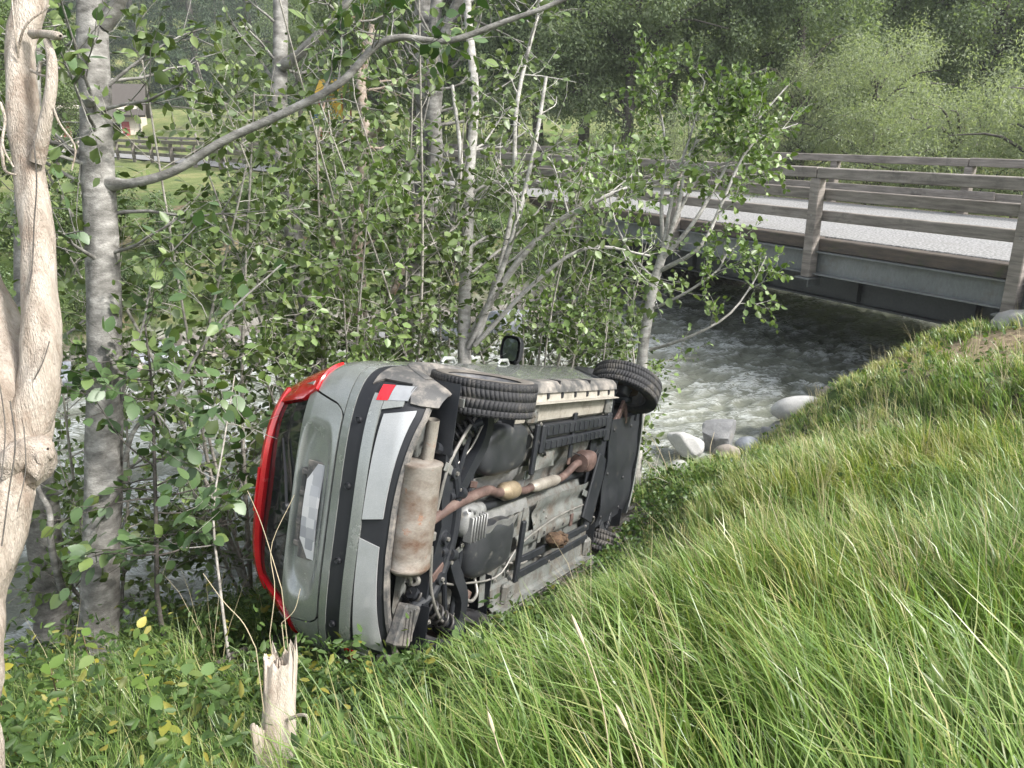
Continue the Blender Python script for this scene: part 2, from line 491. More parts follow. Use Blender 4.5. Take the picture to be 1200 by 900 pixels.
M['pipe'] = stained('pale_concrete_pipe', [(.3, (.38, .375, .36)), (.7, (.54, .53, .51))], 3, rough=.6, fine=60, bmp=.2, bdist=.003, dirt=(.36, .34, .3), dirt_amt=(.6, .78))

M['grass'] = leafmat('long_grass_blades', [(.085, .155, .038), (.14, .225, .052), (.11, .19, .045), (.185, .265, .07), (.15, .235, .058), (.245, .30, .105), (.36, .345, .17)], back=1.1, trans=.32, rough=.33)
M['grass_yellow'] = leafmat('yellowing_grass_blades', [(.18, .24, .065), (.27, .30, .09), (.22, .27, .075), (.36, .345, .13), (.48, .42, .24)], back=1.1, trans=.32, rough=.38)
M['weed'] = leafmat('green_weed_leaves', [(.036, .072, .02), (.062, .115, .028), (.05, .095, .026), (.09, .145, .038), (.07, .12, .03), (.15, .17, .04)], back=1.15, trans=.32, rough=.45)
M['nettle'] = leafmat('nettle_leaves', [(.04, .08, .022), (.065, .115, .03), (.055, .10, .028), (.09, .145, .036), (.075, .125, .03), (.05, .09, .025), (.065, .115, .03), (.26, .23, .045)], back=1.15, trans=.3, rough=.55)
M['leaf'] = leafmat('alder_leaves', [(.04, .068, .018), (.075, .11, .028), (.055, .088, .023), (.115, .15, .042), (.08, .118, .03), (.06, .092, .025)], back=1.7, trans=.24, rough=.42)
M['leaf_single'] = leafmat('alder_leaf', [(.024, .055, .016), (.045, .09, .024), (.035, .075, .02), (.06, .11, .03), (.04, .08, .022), (.12, .17, .035)], back=1.5, trans=.26, rough=.4, obj_random=True)
M['leaf_light'] = leafmat('light_green_leaves', [(.065, .11, .028), (.105, .155, .038), (.08, .13, .032), (.14, .185, .055)], back=1.8, trans=.3, rough=.4)
M['leaf_dark'] = leafmat('dark_wood_leaves', [(.035, .065, .022), (.06, .10, .032), (.048, .08, .026), (.085, .125, .045)], back=1.6, trans=.22, rough=.45)
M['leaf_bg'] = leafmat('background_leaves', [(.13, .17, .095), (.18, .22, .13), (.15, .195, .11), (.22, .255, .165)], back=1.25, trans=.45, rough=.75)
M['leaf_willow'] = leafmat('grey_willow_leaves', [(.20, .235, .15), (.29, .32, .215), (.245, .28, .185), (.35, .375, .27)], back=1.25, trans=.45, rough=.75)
M['leaf_conifer'] = leafmat('dark_conifer_needles', [(.03, .055, .028), (.05, .08, .038), (.04, .068, .033)], back=1.2, trans=.1, rough=.55)
M['straw'] = simple('dry_straw', (.46, .39, .26), .7)
M['stem'] = simple('weed_stem', (.16, .17, .07), .6)
M['stem_red'] = simple('reddish_stem', (.22, .15, .1), .6)

# ---------------------------------------------------------------- ground
WATER = -2.12
BS = np.array([-6, -4.8, -3.5, -2, -.8, .3, .95, 2.0])
BT = np.array([-60, -11, -8.5, -7, -5.5, -4, -2.6, -.5, 1.0, 60])
BZ = np.array([[.05, 0, -.45, -1.05, -1.5, -1.95, -2.25, -2.75], [.05, 0, -.45, -1.05, -1.5, -1.95, -2.25, -2.75], [.03, -.02, -.60, -1.18, -1.58, -1.95, -2.2, -2.75],
               [.03, -.10, -.62, -1.22, -1.60, -1.95, -2.2, -2.75], [.02, -.14, -.52, -1.06, -1.48, -1.88, -2.2, -2.75], [.02, -.16, -.50, -.98, -1.40, -1.85, -2.2, -2.75],
               [0, -.14, -.36, -.62, -.86, -1.28, -2.05, -2.75], [0, -.1, -.25, -.40, -.50, -.95, -1.9, -2.75], [0, -.06, -.06, -.06, -.5, -1.5, -2.1, -2.75], [0, -.06, -.06, -.06, -.5, -1.5, -2.1, -2.75]])
def bank(s, t):
    """height of the near bank: profiles across it, blended along the river"""
    i = np.clip(np.searchsorted(BT, t) - 1, 0, len(BT) - 2); v = np.clip((t - BT[i]) / (BT[i + 1] - BT[i]), 0, 1); v = v * v * (3 - 2 * v)
    j = np.clip(np.searchsorted(BS, s) - 1, 0, len(BS) - 2); u = np.clip((s - BS[j]) / (BS[j + 1] - BS[j]), 0, 1)
    return (BZ[i, j] * (1 - u) + BZ[i, j + 1] * u) * (1 - v) + (BZ[i + 1, j] * (1 - u) + BZ[i + 1, j + 1] * u) * v
def road_off(s):
    """beyond the bridge the road swings gently downstream"""
    return -.17 * np.maximum(np.asarray(s, float) - 11.5, 0)
def height(x, y, detail=True):
    x = np.asarray(x, float); y = np.asarray(y, float)
    s, t = xy2st(x, y)
    near = bank(s - .3 * vnoise(t * .5, t * 0 + 3.3, 5) * sstep(-1, .5, s), t)
    near = near + .13 * np.exp(-((x + .45) / .55) ** 2 - ((y - 3.3) / .5) ** 2) - .24 * np.exp(-((x - .72) / .75) ** 2 - ((y - 5.3) / 1.15) ** 2)
    far_edge = 8.4 + 0.9 * vnoise(t * .3, t * 0 + 9.1, 6) + 0.05 * np.clip(t, 0, 60)
    v = (s - far_edge)
    far = np.interp(v, [-1.2, 0, .8, 2.4, 5, 12], [-2.75, -2.2, -1.45, -0.55, -0.12, -0.06])
    z = np.where(s < 4.5, near, far)
    # valley floor rising into wooded slopes
    z = z - .25 * sstep(12, 16, s) * sstep(-1.0, -3.5, t - road_off(s)) + np.where(s > 20, (s - 20) * .055, 0) * sstep(6, 10, t - road_off(s)) + np.where(s > 92, (s - 92) * .33, 0)
    z = z + np.where((t > 42), (t - 42) * .42, 0)
    # the road runs level
    onroad = sstep(9.2, 12, s) * (1 - sstep(3.4, 5.5, np.abs(t - road_off(s) - 2.9))) * (1 - sstep(92, 104, s))
    z = z * (1 - onroad) + (-0.055) * onroad
    # approach to the bridge on the near side
    app = sstep(-.6, -1.2, s) * (1 - sstep(2.9, 3.5, np.abs(t - 3.1)))
    z = z * (1 - app) + (-0.06) * app
    if detail:
        a = np.where(np.abs(s - 4.5) < 5.5, .10, .07) * (1 - onroad) * (1 - app)
        z = z + a * fbm(x * .9, y * .9, 2, 4) + .03 * (1 - onroad) * fbm(x * 4, y * 4, 8, 2)
    return z
def ground_hit(px, py, dmin=1.0, dmax=60):
    d = CR * (px - 600) / 906.0 + CU * (450 - py) / 906.0 + CF
    ts = np.linspace(dmin, dmax, 4000)
    p = E0 + ts[:, None] * d
    k = np.argmax(p[:, 2] < height(p[:, 0], p[:, 1]))
    return p[k]

def axis_nodes(a0, a1, fine, lo, hi, grow=1.16):
    mid = list(np.arange(a0, a1 + 1e-6, fine))
    st = fine; x = a1
    while x < hi: st *= grow; x += st; mid.append(x)
    st = fine; x = a0; pre = []
    while x > lo: st *= grow; x -= st; pre.append(x)
    return np.array(pre[::-1] + mid)
gx = axis_nodes(-9, 9, .13, -190, 190); gy = axis_nodes(-1, 18, .13, -40, 230)
GX, GY = np.meshgrid(gx, gy, indexing='ij')
GZ = height(GX, GY)
nx, ny = GX.shape
idx = np.arange(nx * ny).reshape(nx, ny)
F = np.stack([idx[:-1, :-1], idx[1:, :-1], idx[1:, 1:], idx[:-1, 1:]], -1).reshape(-1, 4)
me = mesh_np('ground', np.stack([GX, GY, GZ], -1), F, True)

m, nt, out = nodes_of('bank_soil_and_turf'); L = nt.links
p = nt.nodes.new('ShaderNodeBsdfPrincipled'); p.inputs['Roughness'].default_value = .95; p.inputs['Specular IOR Level'].default_value = .2
mp = coords(nt, (1, 1, 1))
n1 = noise(nt, mp, .7, 8, .65); n2 = noise(nt, mp, 16, 5, .7)
soil = ramp(nt, [(.3, (.075, .055, .036)), (.55, (.15, .115, .075)), (.75, (.26, .215, .15))]); L.new(n2.outputs['Fac'], soil.inputs[0])
turf = ramp(nt, [(.3, (.045, .075, .022)), (.6, (.085, .125, .036)), (.8, (.15, .165, .06))]); L.new(n2.outputs['Fac'], turf.inputs[0])
k = ramp(nt, [(.50, (0, 0, 0)), (.64, (1, 1, 1))]); L.new(n1.outputs['Fac'], k.inputs[0])
c = mixc(nt, k.outputs[0], turf.outputs[0], soil.outputs[0])
# below the flood line the bank is gravel
geo = nt.nodes.new('ShaderNodeNewGeometry'); sp = nt.nodes.new('ShaderNodeSeparateXYZ'); L.new(geo.outputs['Position'], sp.inputs[0])
ad = N(nt, 'ShaderNodeMath', operation='ADD'); L.new(sp.outputs[2], ad.inputs[0])
mu = N(nt, 'ShaderNodeMath', operation='MULTIPLY'); L.new(n1.outputs['Fac'], mu.inputs[0]); mu.inputs[1].default_value = .9; L.new(mu.outputs[0], ad.inputs[1])
fl = N(nt, 'ShaderNodeMapRange'); fl.inputs[1].default_value = -1.35; fl.inputs[2].default_value = -1.0; fl.inputs[3].default_value = 1; fl.inputs[4].default_value = 0
L.new(ad.outputs[0], fl.inputs[0])
vo = N(nt, 'ShaderNodeTexVoronoi'); vo.inputs['Scale'].default_value = 9; L.new(mp.outputs[0], vo.inputs['Vector'])
sc_ = N(nt, 'ShaderNodeSeparateColor'); L.new(vo.outputs['Color'], sc_.inputs[0])
gr = ramp(nt, [(.0, (.07, .064, .052)), (.5, (.15, .14, .125)), (1, (.27, .26, .235))]); L.new(sc_.outputs[0], gr.inputs[0])
c = mixc(nt, fl.outputs[0], c, gr.outputs[0])
# dry trodden earth at the end of the bridge
dv = N(nt, 'ShaderNodeVectorMath', operation='DISTANCE'); L.new(geo.outputs['Position'], dv.inputs[0]); dv.inputs[1].default_value = (*st2xy(-.75, -1.7), -.55)
dn = N(nt, 'ShaderNodeMath', operation='MULTIPLY_ADD'); L.new(n2.outputs['Fac'], dn.inputs[0]); dn.inputs[1].default_value = -.6; L.new(dv.outputs['Value'], dn.inputs[2])
dm = N(nt, 'ShaderNodeMapRange'); dm.inputs[1].default_value = .45; dm.inputs[2].default_value = 1.1; dm.inputs[3].default_value = 1; dm.inputs[4].default_value = 0; L.new(dn.outputs[0], dm.inputs[0])
sand = ramp(nt, [(.3, (.17, .125, .075)), (.7, (.34, .27, .18))]); L.new(n2.outputs['Fac'], sand.inputs[0])
c = mixc(nt, dm.outputs[0], c, sand.outputs[0])
# far lawn and meadow
far = N(nt, 'ShaderNodeMapRange'); far.inputs[1].default_value = 22; far.inputs[2].default_value = 30
L.new(sp.outputs[1], far.inputs[0])
lawn = ramp(nt, [(.35, (.10, .135, .045)), (.5, (.16, .19, .07)), (.65, (.25, .24, .11))]); L.new(n1.outputs['Fac'], lawn.inputs[0])
c = mixc(nt, far.outputs[0], c, lawn.outputs[0])
L.new(c, p.inputs['Base Color'])
hh = N(nt, 'ShaderNodeMath', operation='SUBTRACT'); L.new(n2.outputs['Fac'], hh.inputs[0]); L.new(vo.outputs['Distance'], hh.inputs[1])
L.new(bump(nt, hh.outputs[0], .6, .04), p.inputs['Normal'])
L.new(p.outputs[0], out.inputs[0])
ground = link('ground', me, m); ground['kind'] = 'structure'

# ---------------------------------------------------------------- river
ss = np.arange(-0.4, 11.6, .045)
tt = np.concatenate([np.arange(-40, -16, .25), np.arange(-16, 9, .06), np.arange(9, 60, .3)])
SS, TT = np.meshgrid(ss, tt, indexing='ij')
X_, Y_ = st2xy(SS, TT)
w1 = fbm(SS * 1.5 + .4 * TT, TT * .8, 31, 3)
w2 = fbm(SS * 3.6 + 1.3 * vnoise(TT * .7, SS * .7, 5), TT * 2.3, 37, 3)
w3 = fbm(SS * 9, TT * 6, 41, 2)
rough_w = .55 + .45 * sstep(-.3, .3, fbm(SS * .35, TT * .22, 51, 2))
ridge = 1 - 2 * np.abs(w2)
Z_ = WATER + rough_w * (.10 * w1 + .11 * (ridge - .7) + .035 * w3) - .02
nx, ny = SS.shape
idx = np.arange(nx * ny).reshape(nx, ny)
F = np.stack([idx[:-1, :-1], idx[1:, :-1], idx[1:, 1:], idx[:-1, 1:]], -1).reshape(-1, 4)
me = mesh_np('river', np.stack([X_, Y_, Z_], -1), F, True)
m, nt, out = nodes_of('mountain_river_water'); L = nt.links
p = nt.nodes.new('ShaderNodeBsdfPrincipled'); p.inputs['IOR'].default_value = 1.33
mp = coords(nt, (1, 1, 1))
n1 = noise(nt, mp, .5, 5, .6)
wc = ramp(nt, [(.35, (.11, .12, .095)), (.6, (.19, .20, .16)), (.8, (.24, .245, .20))]); L.new(n1.outputs['Fac'], wc.inputs[0])
geo = nt.nodes.new('ShaderNodeNewGeometry'); sp = nt.nodes.new('ShaderNodeSeparateXYZ'); L.new(geo.outputs['Position'], sp.inputs[0])
hr = N(nt, 'ShaderNodeMapRange'); hr.inputs[1].default_value = WATER - .05; hr.inputs[2].default_value = WATER + .01; L.new(sp.outputs[2], hr.inputs[0])
rotm = nt.nodes.new('ShaderNodeMapping'); rotm.inputs['Rotation'].default_value = (0, 0, -math.atan2(BN[1], BN[0])); rotm.inputs['Scale'].default_value = (.55, 1.5, 1)
tc2 = nt.nodes.new('ShaderNodeTexCoord'); L.new(tc2.outputs['Object'], rotm.inputs['Vector'])
n2 = noise(nt, rotm, 6, 5, .62, 1.2)
rd = N(nt, 'ShaderNodeMath', operation='SUBTRACT'); L.new(n2.outputs['Fac'], rd.inputs[0]); rd.inputs[1].default_value = .5
ra_ = N(nt, 'ShaderNodeMath', operation='ABSOLUTE'); L.new(rd.outputs[0], ra_.inputs[0])
fm = ramp(nt, [(.0, (1, 1, 1)), (.035, (.55, .55, .55)), (.10, (0, 0, 0))]); L.new(ra_.outputs[0], fm.inputs[0])
foam_glint = N(nt, 'ShaderNodeMath', operation='MULTIPLY'); L.new(hr.outputs[0], foam_glint.inputs[0]); L.new(fm.outputs[0], foam_glint.inputs[1])
fo2 = N(nt, 'ShaderNodeMath', operation='MULTIPLY'); L.new(foam_glint.outputs[0], fo2.inputs[0]); fo2.inputs[1].default_value = .68
c = mixc(nt, fo2.outputs[0], wc.outputs[0], (.74, .77, .76))  # pale streaks: foam plus sky glints painted into the water colour
L.new(c, p.inputs['Base Color'])
rr = N(nt, 'ShaderNodeMapRange'); rr.inputs[3].default_value = .07; rr.inputs[4].default_value = .6; L.new(foam_glint.outputs[0], rr.inputs[0]); L.new(rr.outputs[0], p.inputs['Roughness'])
n3 = noise(nt, rotm, 16, 4, .6, .5)
L.new(bump(nt, n3.outputs['Fac'], .9, .04), p.inputs['Normal'])
L.new(p.outputs[0], out.inputs[0])
river = link('river', me, m); river['kind'] = 'structure'

# ---------------------------------------------------------------- road beyond the bridge and approach
WB = 5.7                                                  # bridge width
def strip(name, s0, s1, t0, t1, z, mat, n=40):
    s = np.linspace(s0, s1, n); V = []
    for k in s:
        for t in (t0, t1): V.append(P3(k, t + float(road_off(k)), z))
    F = np.array([(2 * i, 2 * i + 1, 2 * i + 3, 2 * i + 2) for i in range(n - 1)])
    o = link(name, mesh_np(name, V, F), mat); o['kind'] = 'structure'
    return o
strip('road', 11.2, 96, .35, WB - .35, 0.0, M['asphalt'])
strip('road', -14, -.72, .35, WB - .35, 0.0, M['asphalt'])

# ---------------------------------------------------------------- bridge
bridge = empty('bridge', P3(0, 0, 0))
tag(bridge, 'timber-railed road bridge on grey steel girders crossing the river', 'bridge')
BO = P3(0, 0, 0)
def bpart(mb, name, mat, parent=None, **k):
    mb.v = [tuple(np.asarray(p) - BO) for p in mb.v] if parent is None or parent is bridge else [tuple(np.asarray(p) - BO) for p in mb.v]
    o = mb.build(name, mat, parent or bridge, **k)
    return o
S1 = 11.3
mb = MB(); mb.box(P3(S1 / 2 - .35, WB / 2, -.06), (S1 + .7, WB - .5, .12), np.stack([np.append(BD, 0), np.append(-BN, 0), (0, 0, 1)], 1), .01)
bpart(mb, 'deck', M['asphalt'])
BM3 = np.stack([np.append(BD, 0), np.append(-BN, 0), np.array([0, 0, 1.0])], 1)
for t, sgn in ((.1, 1), (WB - .1, -1)):
    # timber kerb beams, two lengths butted end to end
    cuts = [-.55, 2.9, 6.15, 9.35, S1 + .2]
    for a, b in zip(cuts[:-1], cuts[1:]):
        mb = MB(); mb.beam(P3(a + .012, t, -.1 + .01 * random.uniform(-1, 1)), P3(b - .012, t, -.1 + .01 * random.uniform(-1, 1)), .24, .19, bevel=.015)
        bpart(mb, 'kerb_beam', M['wood_dark'])
    # edge channel: web and flanges
    g = MB()
    g.beam(P3(-.6, t - sgn * .06, -.385), P3(S1 + .3, t - sgn * .06, -.385), .02, .34)
    g.beam(P3(-.6, t - sgn * .11, -.215), P3(S1 + .3, t - sgn * .11, -.215), .14, .018)
    g.beam(P3(-.6, t - sgn * .12, -.562), P3(S1 + .3, t - sgn * .12, -.562), .16, .02)
    bpart(g, 'edge_channel', M['bridge_steel'], angle=20)
for t in (.75, 2.85, WB - .75):
    g = MB()
    g.beam(P3(-.7, t, -.62), P3(S1 + .4, t, -.62), .02, .92)
    g.beam(P3(-.7, t, -1.09), P3(S1 + .4, t, -1.09), .26, .03)
    g.beam(P3(-.7, t, -.145), P3(S1 + .4, t, -.145), .26, .03)
    for s in np.arange(.6, S1, 1.9):
        for q in (-1, 1):
            g.box(P3(s, t + q * .07, -.62), (.012, .12, .88), BM3)
    bpart(g, 'main_girder', M['girder'], angle=20)
for s0, s1 in ((-1.7, -.62), (S1 + .25, S1 + 1.6)):
    mb = MB(); mb.box(P3((s0 + s1) / 2, WB / 2, -1.7), (s1 - s0, WB + .8, 3.1), BM3, .03)
    bpart(mb, 'abutment', M['concrete'])

POSTS = [-.2, 2.93, 6.12, 9.35, 12.6] + [12.6 + 3.1 * k for k in range(1, 17)]
RAILS = [(1.0, .16, .17), (.665, .165, .10), (.35, .16, .10)]   # height of centre, depth of board, width
PH = {}
def jit(a): return random.uniform(-a, a)
for side, (t, out_) in enumerate(((-.09, -1), (WB + .09, 1))):
    for k, s in enumerate(POSTS):
        if side == 1: s = s + 1.0
        t = (-.09, WB + .09)[side] + float(road_off(s))
        low = -.62 if s < 11 else height(*st2xy(s, t)) - .15
        mb = MB()
        lean = jit(.012)
        mb.beam(P3(s, t, low), P3(s + lean, t + out_ * 0.01, .915), .17, .17, up=np.append(BN, 0), bevel=.012)
        post = bpart(mb, 'post', M['wood'])
        if -1 < s < 11:
            mb = MB()
            mb.box(P3(s, t - out_ * .0, low - .012), (.30, .30, .02), BM3)
            mb.box(P3(s, t - out_ * .16, low - .10), (.02, .3, .15), BM3)
            bpart(mb, 'bracket', M['bridge_steel'], post)
        for zz in (.665, .35):
            mb = MB()
            q = P3(s, t + out_ * .088, zz)
            mb.lathe([(0, .012), (.016, .012), (.020, .0), (.020, -.01)], q, np.append(BN, 0) * out_, 8)
            bpart(mb, 'bolt', M['steel'], post)
    t = (-.09, WB + .09)[side]
    ps = [p_ + (1.0 if side else 0) for p_ in POSTS]
    for ri, (zc, hb, wb_) in enumerate(RAILS):
        cuts = [ps[0] - .3] + ps[1::1]
        # boards run over two bays and are butted at a post
        ends = [ps[0] - (.16 if ri == 0 else .10)] + [ps[i] for i in range(1 + (ri % 2), len(ps), 2)]
        if ends[-1] != ps[-1]: ends.append(ps[-1])
        for a, b in zip(ends[:-1], ends[1:]):
            mb = MB()
            tt_ = t if ri == 0 else t - out_ * .145
            mb.beam(P3(a + .006, tt_ + float(road_off(a)), zc + jit(.012)), P3(b - .006, tt_ + float(road_off(b)), zc + jit(.012)), wb_, hb, bevel=.012)
            bpart(mb, 'rail', M['wood'])
# a splice piece bolted over the far lower rail
mb = MB(); mb.beam(P3(3.2, WB + .09 - .26, .38), P3(4.7, WB + .09 - .26, .36), .06, .17, bevel=.02)
bpart(mb, 'splice_board', M['wood'])
# broken concrete shoulder at the near end
mb = MB()
a = np.linspace(0, 2 * math.pi, 13)[:-1]
prof = [(1.05, -.8), (1.0, -.16), (.92, -.05), (.75, .02), (.5, .06), (.02, .075)]
V = []; Fc = []
for r_, h in prof:
    for q in a:
        rr_ = r_ * (1 + .12 * math.sin(3 * q + 1) + .07 * math.sin(7 * q))
        V.append(P3(-1.0 + .75 * rr_ * math.cos(q), -.45 + .5 * rr_ * math.sin(q), -.50 + h))
n = len(a)
for k in range(len(prof) - 1):
    for i in range(n): Fc.append((k * n + i, k * n + (i + 1) % n, (k + 1) * n + (i + 1) % n, (k + 1) * n + i))
mb.add(V, Fc)
o = mb.build('concrete_footing', M['concrete'], angle=40)
tag(o, 'rounded pale concrete footing beside the end post of the bridge', 'footing')

# ---------------------------------------------------------------- the overturned car
# car frame: x forward from the rear axle, y to its left, z up from its wheels' plane
car = empty('overturned_car', (-.007, 3.885, -.508), (R(-88.64), R(15.82), R(63.19)))
tag(car, 'grey-green hatchback with red roof edge lying on its side on the riverbank, underside showing', 'car')
WBASE = 2.66
def X0(z): return np.interp(z, [.20, .26, .32, .42, .56, .70, .76, .82, 1.0, 1.07, 1.2, 1.34, 1.42], [-.50, -.555, -.60, -.65, -.675, -.678, -.662, -.655, -.635, -.615, -.575, -.52, -.47])
def XF(z): return np.interp(z, [.20, .3, .45, .65, .8, .9, .98, 1.05, 1.2, 1.42], [3.30, 3.38, 3.42, 3.40, 3.28, 2.95, 2.25, 1.98, 1.68, 1.18])
def WD(z): return np.interp(z, [.20, .26, .32, .45, .60, .75, .86, .95, 1.02, 1.1, 1.2, 1.34, 1.42], [.70, .735, .765, .80, .825, .838, .835, .815, .785, .75, .705, .635, .575])
DR, DF = .42, .75
def rear(y, z):
    q = np.clip(np.abs(y) / WD(z), 0, .9999)
    return X0(z) + DR * (1 - (1 - q ** 4) ** .25)
def rear_pt(y, z): return np.stack(np.broadcast_arrays(rear(y, z), y, z), -1)
def wrap_pt(q, z):
    """q in [-1,1]: round the whole tail, from one flank to the other"""
    a = np.asarray(q) * math.pi / 2
    y = WD(z) * np.sign(a) * np.abs(np.sin(a)) ** .5
    x = X0(z) + DR * (1 - np.abs(np.cos(a)) ** .5)
    return np.stack(np.broadcast_arrays(x, y, z), -1)
def q_of_x(x, z):
    k = np.clip(1 - (x - X0(z)) / DR, 0, 1)
    return np.arccos(k ** 2) / (math.pi / 2)
def q_of_y(y, z):
    return np.arcsin(np.clip(np.abs(y) / WD(z), 0, 1) ** 2) / (math.pi / 2) * np.sign(y)
def side_pt(sg, x, z):
    x = np.asarray(x, float); z = np.asarray(z, float)
    k = np.clip((x - X0(z)) / DR, 0, 1)
    yr = (1 - (1 - k) ** 4) ** .25
    f = np.clip((XF(z) - x) / DF, 0, 1)
    yf = (1 - (1 - f) ** 3) ** (1 / 3.0)
    return np.stack(np.broadcast_arrays(x, sg * WD(z) * np.minimum(yr, yf), z), -1)
def grid(fn, us, vs):
    U, V = np.meshgrid(us, vs, indexing='ij')
    return fn(U, V)
def bl(a, b, n): return np.linspace(a, b, n)

# --- dark inner shell (seen only in the gaps)
mb = MB()
qs = np.concatenate([bl(-1, 1, 41)])
mb.sheet(grid(lambda q, z: wrap_pt(q, z) * np.array([1, .975, 1]) + np.array([.075, 0, 0]), qs, bl(.74, 1.38, 20)))
for sg in (-1, 1):
    mb.sheet(grid(lambda x, z: side_pt(sg, x, z) * np.array([1, .965, 1]), bl(-.25, 3.1, 50), bl(.72, 1.38, 14)))
mb.build('inner_shell', M['liner'], car)

# --- bumper: paint above, black band, paint strip, dark lower valance
AR = .385                                                     # wheel-arch radius
def arch_x(z): return -np.sqrt(np.maximum(AR ** 2 - (z - .30) ** 2, 0.0))
def tail_band(z0, z1, nz=6, nq=46, off=0.0, th=.012, qlim=None, y0=None, y1=None, prof=None):
    zs = bl(z0, z1, nz)
    G = np.zeros((nq, nz, 3))
    for j, z in enumerate(zs):
        if y0 is None:
            qm = min(q_of_x(arch_x(z) - .012, z), 1.0) if qlim is None else qlim
            qq = bl(-qm, qm, nq)
        else:
            a = y0(z) if callable(y0) else y0; b = y1(z) if callable(y1) else y1
            qq = bl(q_of_y(a, z), q_of_y(b, z), nq)
        G[:, j] = wrap_pt(qq, z)
    return G
bumper = MB().sheet(tail_band(.703, .762, 5), .014).build('rear_bumper', M['paint'], car)
MB().sheet(tail_band(.612, .700, 6), .02, -.004).build('bumper_band', M['black_plastic'], bumper)
MB().sheet(tail_band(.545, .609, 5, y0=-.70, y1=.70), .016, .003).build('bumper_strip', M['paint'], bumper)
def zbot(y): return .335 + .06 * np.clip(1 - (np.abs(y) / .62) ** 2, 0, 1)
nq = 60; G = np.zeros((nq, 12, 3)); qb = bl(-.80, .80, nq)
yb = wrap_pt(qb, np.full(nq, .4))[:, 1]
for j, v in enumerate(bl(0, 1, 12)):
    G[:, j] = wrap_pt(qb, zbot(yb) + v * (.612 - zbot(yb)))
MB().sheet(G, .012, -.010).build('lower_valance', M['black_plastic'], bumper)
# a folded-under lip along the bottom edge
G = np.stack([wrap_pt(qb, zbot(yb)) + np.array(o_) for o_ in ((0.002, 0, .002), (.012, 0, -.012), (.035, 0, -.016), (.06, 0, .01))], 1)
MB().sheet(G, .008).build('bumper_lip', M['muddy_plastic'], bumper)
for sg in (-1, 1):
    # silver insert: narrower towards the corner
    G = np.zeros((26, 8, 3))
    for j, k in enumerate(bl(0, 1, 8)):
        a, b = .05 + .025 * (1 - k), .605 + .04 * (1 - k)
        yy = sg * bl(a, b, 26)
        z = (zbot(yy) + .035) * (1 - k) + k * (.520 + .022 * np.clip(1 - (yy / .62) ** 2, 0, 1))
        G[:, j] = wrap_pt(q_of_y(yy, z), z)
    MB().sheet(G, .010, .004).build('silver_insert', M['silver'], bumper)
    # thin black frame groove and the chamfered paint strip below the lamp
    zs = bl(.44, .542, 5); G = np.zeros((8, 5, 3))
    for j, z in enumerate(zs):
        G[:, j] = wrap_pt(bl(q_of_y(sg * (.625 + .03 * (.542 - z) / .1), z), q_of_y(sg * (.672 + .05 * (.542 - z) / .1), z), 8), z)
    MB().sheet(G, .012, .003).build('corner_strip', M['paint'], bumper)
    # corner lamp: red and clear halves in a dark surround
    for nm, mt, za, zb in (('corner_lamp_red', 'lamp_red', .525, .585), ('corner_lamp_clear', 'lamp_white', .425, .522)):
        zs = bl(za, zb, 6); G = np.zeros((12, 6, 3))
        for j, z in enumerate(zs):
            k = (z - .425) / .16
            ya = .665 + .02 * (1 - k); yb = .757 - .012 * k
            G[:, j] = wrap_pt(bl(q_of_y(sg * ya, z), q_of_y(sg * yb, z), 12), z)
        MB().sheet(G, .012, .006).build(nm, M[mt], bumper)
    # muddy plastic corner in front of the wheel arch
    zs = bl(.29, .645, 16); G = np.zeros((14, 16, 3))
    for j, z in enumerate(zs):
        q1 = min(q_of_x(arch_x(z) + .012, z), 1.0)
        y0_ = np.interp(z, [.29, .36, .41, .45, .60, .645], [.668, .668, .675, .766, .772, .74])
        G[:, j] = wrap_pt(sg * bl(abs(q_of_y(y0_, z)), q1, 14), z)
    MB().sheet(G, .014, .007).build('bumper_corner', M['muddy_plastic'], bumper)
    # dirt flap hanging in the arch
    mb = MB(); mb.box((-.335, sg * .70, .27), (.012, .05, .09), bevel=.004); mb.build('splash_flap', M['under_paint'], bumper)
for y in (-.55, -.2, .2, .55):
    z = .655; x = rear(y, z)
    MB().lathe([(.0, .006), (.010, .006), (.013, .003), (.016, .006), (.018, .0), (.018, -.01)], (x - .004, y, z), (-1, 0, 0), 14).build('parking_sensor', M['black_plastic'], bumper)

# --- tailgate with a pressed recess for the number plate
def recess(y, z):
    zr = (z - .925) / .122; yr = y / .485
    d = np.maximum(np.abs(yr) ** 3.2, np.abs(zr) ** 3)
    lean = sstep(1.12, .62, np.sqrt(np.abs(yr) ** 4 + np.abs(zr) ** 4))
    return .040 * lean * (0.35 + .65 * sstep(-1.1, .7, zr))
ys = bl(-1, 1, 85); zs = bl(.775, 1.062, 40)
G = np.zeros((85, 40, 3))
for j, z in enumerate(zs):
    hw = np.interp(z, [.775, .79, .83, 1.0, 1.062], [.54, .575, .60, .635, .645])
    yy = ys * hw
    G[:, j, 0] = rear(yy, z) + recess(yy, z); G[:, j, 1] = yy; G[:, j, 2] = z
tailgate = MB().sheet(G, .016, .002).build('tailgate', M['paint'], car, angle=50)
# plate, handle bar and plate lamps inside the recess
mb = MB()
PX = float(X0(.905)) + .010
pl = []
for y in bl(-.262, .262, 9):
    pl.append([(PX + .10 * (z - .905) - .008 * math.cos(y * 9), y, z) for z in bl(.850, .962, 3)])
mb.sheet(np.array(pl), .004); mb.build('number_plate', M['plate'], tailgate)
MB().box((PX + .010, 0, .906), (.01, .545, .125), bevel=.004).build('plate_frame', M['muddy_plastic'], tailgate)
mb = MB()
hx = float(X0(1.0)) + .024
mb.box((hx, 0, .993), (.022, .44, .034), bevel=.006)
for y in (-.2, -.08, .08, .2): mb.box((hx - .004, y, .985), (.03, .035, .045), bevel=.006)
mb.build('handle_bar', M['muddy_plastic'], tailgate)
